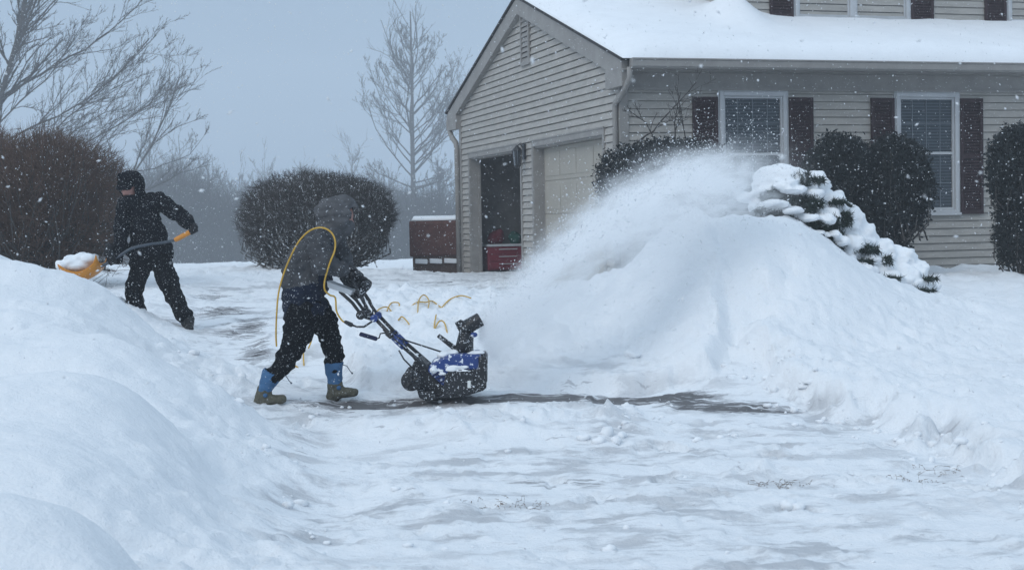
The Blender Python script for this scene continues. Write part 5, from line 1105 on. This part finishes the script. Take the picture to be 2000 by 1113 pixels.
# ------------------------------------------------------------------ haze
hz = MB(); hz.box((-190, -14, -5.2), (190, 330, 38)); ho = hz.build('haze', None)
m = bpy.data.materials.new('haze'); m.use_nodes = True; nt = m.node_tree; nt.nodes.remove(nt.nodes['Principled BSDF']); pv = nt.nodes.new('ShaderNodeVolumePrincipled')
pv.inputs['Color'].default_value = (.90, .94, .98, 1); pv.inputs['Density'].default_value = .0022; nt.links.new(pv.outputs[0], nt.nodes['Material Output'].inputs['Volume']); ho.data.materials.append(m); tag(ho, 'pale falling snow haze', 'haze', kind='stuff')
# ------------------------------------------------------------------ light and sky
SUN_EL, SUN_AZ = math.radians(38), math.radians(-140)
w = bpy.data.worlds.new('World'); S.world = w; w.use_nodes = True; nt = w.node_tree; N = nt.nodes; L = nt.links; bg = N['Background']
sk = N.new('ShaderNodeTexSky'); sk.sky_type = 'NISHITA'; sk.sun_disc = False; sk.sun_elevation = SUN_EL; sk.sun_rotation = SUN_AZ; sk.air_density = 1.0; sk.dust_density = 4.0
# overcast: the clear sky shows only a little through an even cloud layer that is brighter overhead
tc = N.new('ShaderNodeTexCoord'); sp_ = N.new('ShaderNodeSeparateXYZ'); L.new(tc.outputs['Generated'], sp_.inputs[0])
rp = N.new('ShaderNodeValToRGB'); L.new(sp_.outputs[2], rp.inputs[0]); e = rp.color_ramp.elements
e[0].position = 0.0; e[0].color = (2.95, 4.1, 5.55, 1); e[1].position = .9; e[1].color = (7.2, 9.1, 11.2, 1)
q = rp.color_ramp.elements.new(.12); q.color = (2.95, 4.1, 5.55, 1)
mx = N.new('ShaderNodeMix'); mx.data_type = 'RGBA'; mx.inputs[0].default_value = .88; L.new(sk.outputs[0], mx.inputs[6]); L.new(rp.outputs[0], mx.inputs[7]); L.new(mx.outputs[2], bg.inputs['Color']); bg.inputs['Strength'].default_value = .103
sl = bpy.data.lights.new('sun', 'SUN'); sl.energy = .85; sl.angle = math.radians(40); sl.color = (1, .985, .96); so = bpy.data.objects.new('sun', sl); COL.objects.link(so)
so.rotation_euler = (Vector((math.sin(SUN_AZ)*math.cos(SUN_EL), math.cos(SUN_AZ)*math.cos(SUN_EL), math.sin(SUN_EL)))).to_track_quat('Z', 'Y').to_euler()
# ------------------------------------------------------------------ camera object and render settings
cd = bpy.data.cameras.new('camera'); co = bpy.data.objects.new('camera', cd); COL.objects.link(co); cd.sensor_width = 36; cd.lens = FPX/2000*36; cd.clip_end = 5000; cd.clip_start = .05
co.matrix_world = Matrix(((CR[0], CU[0], -CF[0], 0), (CR[1], CU[1], -CF[1], 0), (CR[2], CU[2], -CF[2], CAMZ), (0, 0, 0, 1)))
cd.dof.use_dof = True; cd.dof.focus_distance = 13.0; cd.dof.aperture_fstop = 6.5
S.camera = co
S.view_settings.view_transform = 'Standard'; S.view_settings.look = 'None'; S.view_settings.exposure = 0.0; S.view_settings.gamma = 1.0
cy = S.cycles; cy.use_denoising = True
try: cy.denoiser = 'OPENIMAGEDENOISE'
except Exception: pass
cy.max_bounces = 15; cy.diffuse_bounces = 3; cy.glossy_bounces = 2; cy.transmission_bounces = 2; cy.volume_bounces = 14; cy.transparent_max_bounces = 8; cy.volume_step_rate = 1.0; cy.volume_max_steps = 256
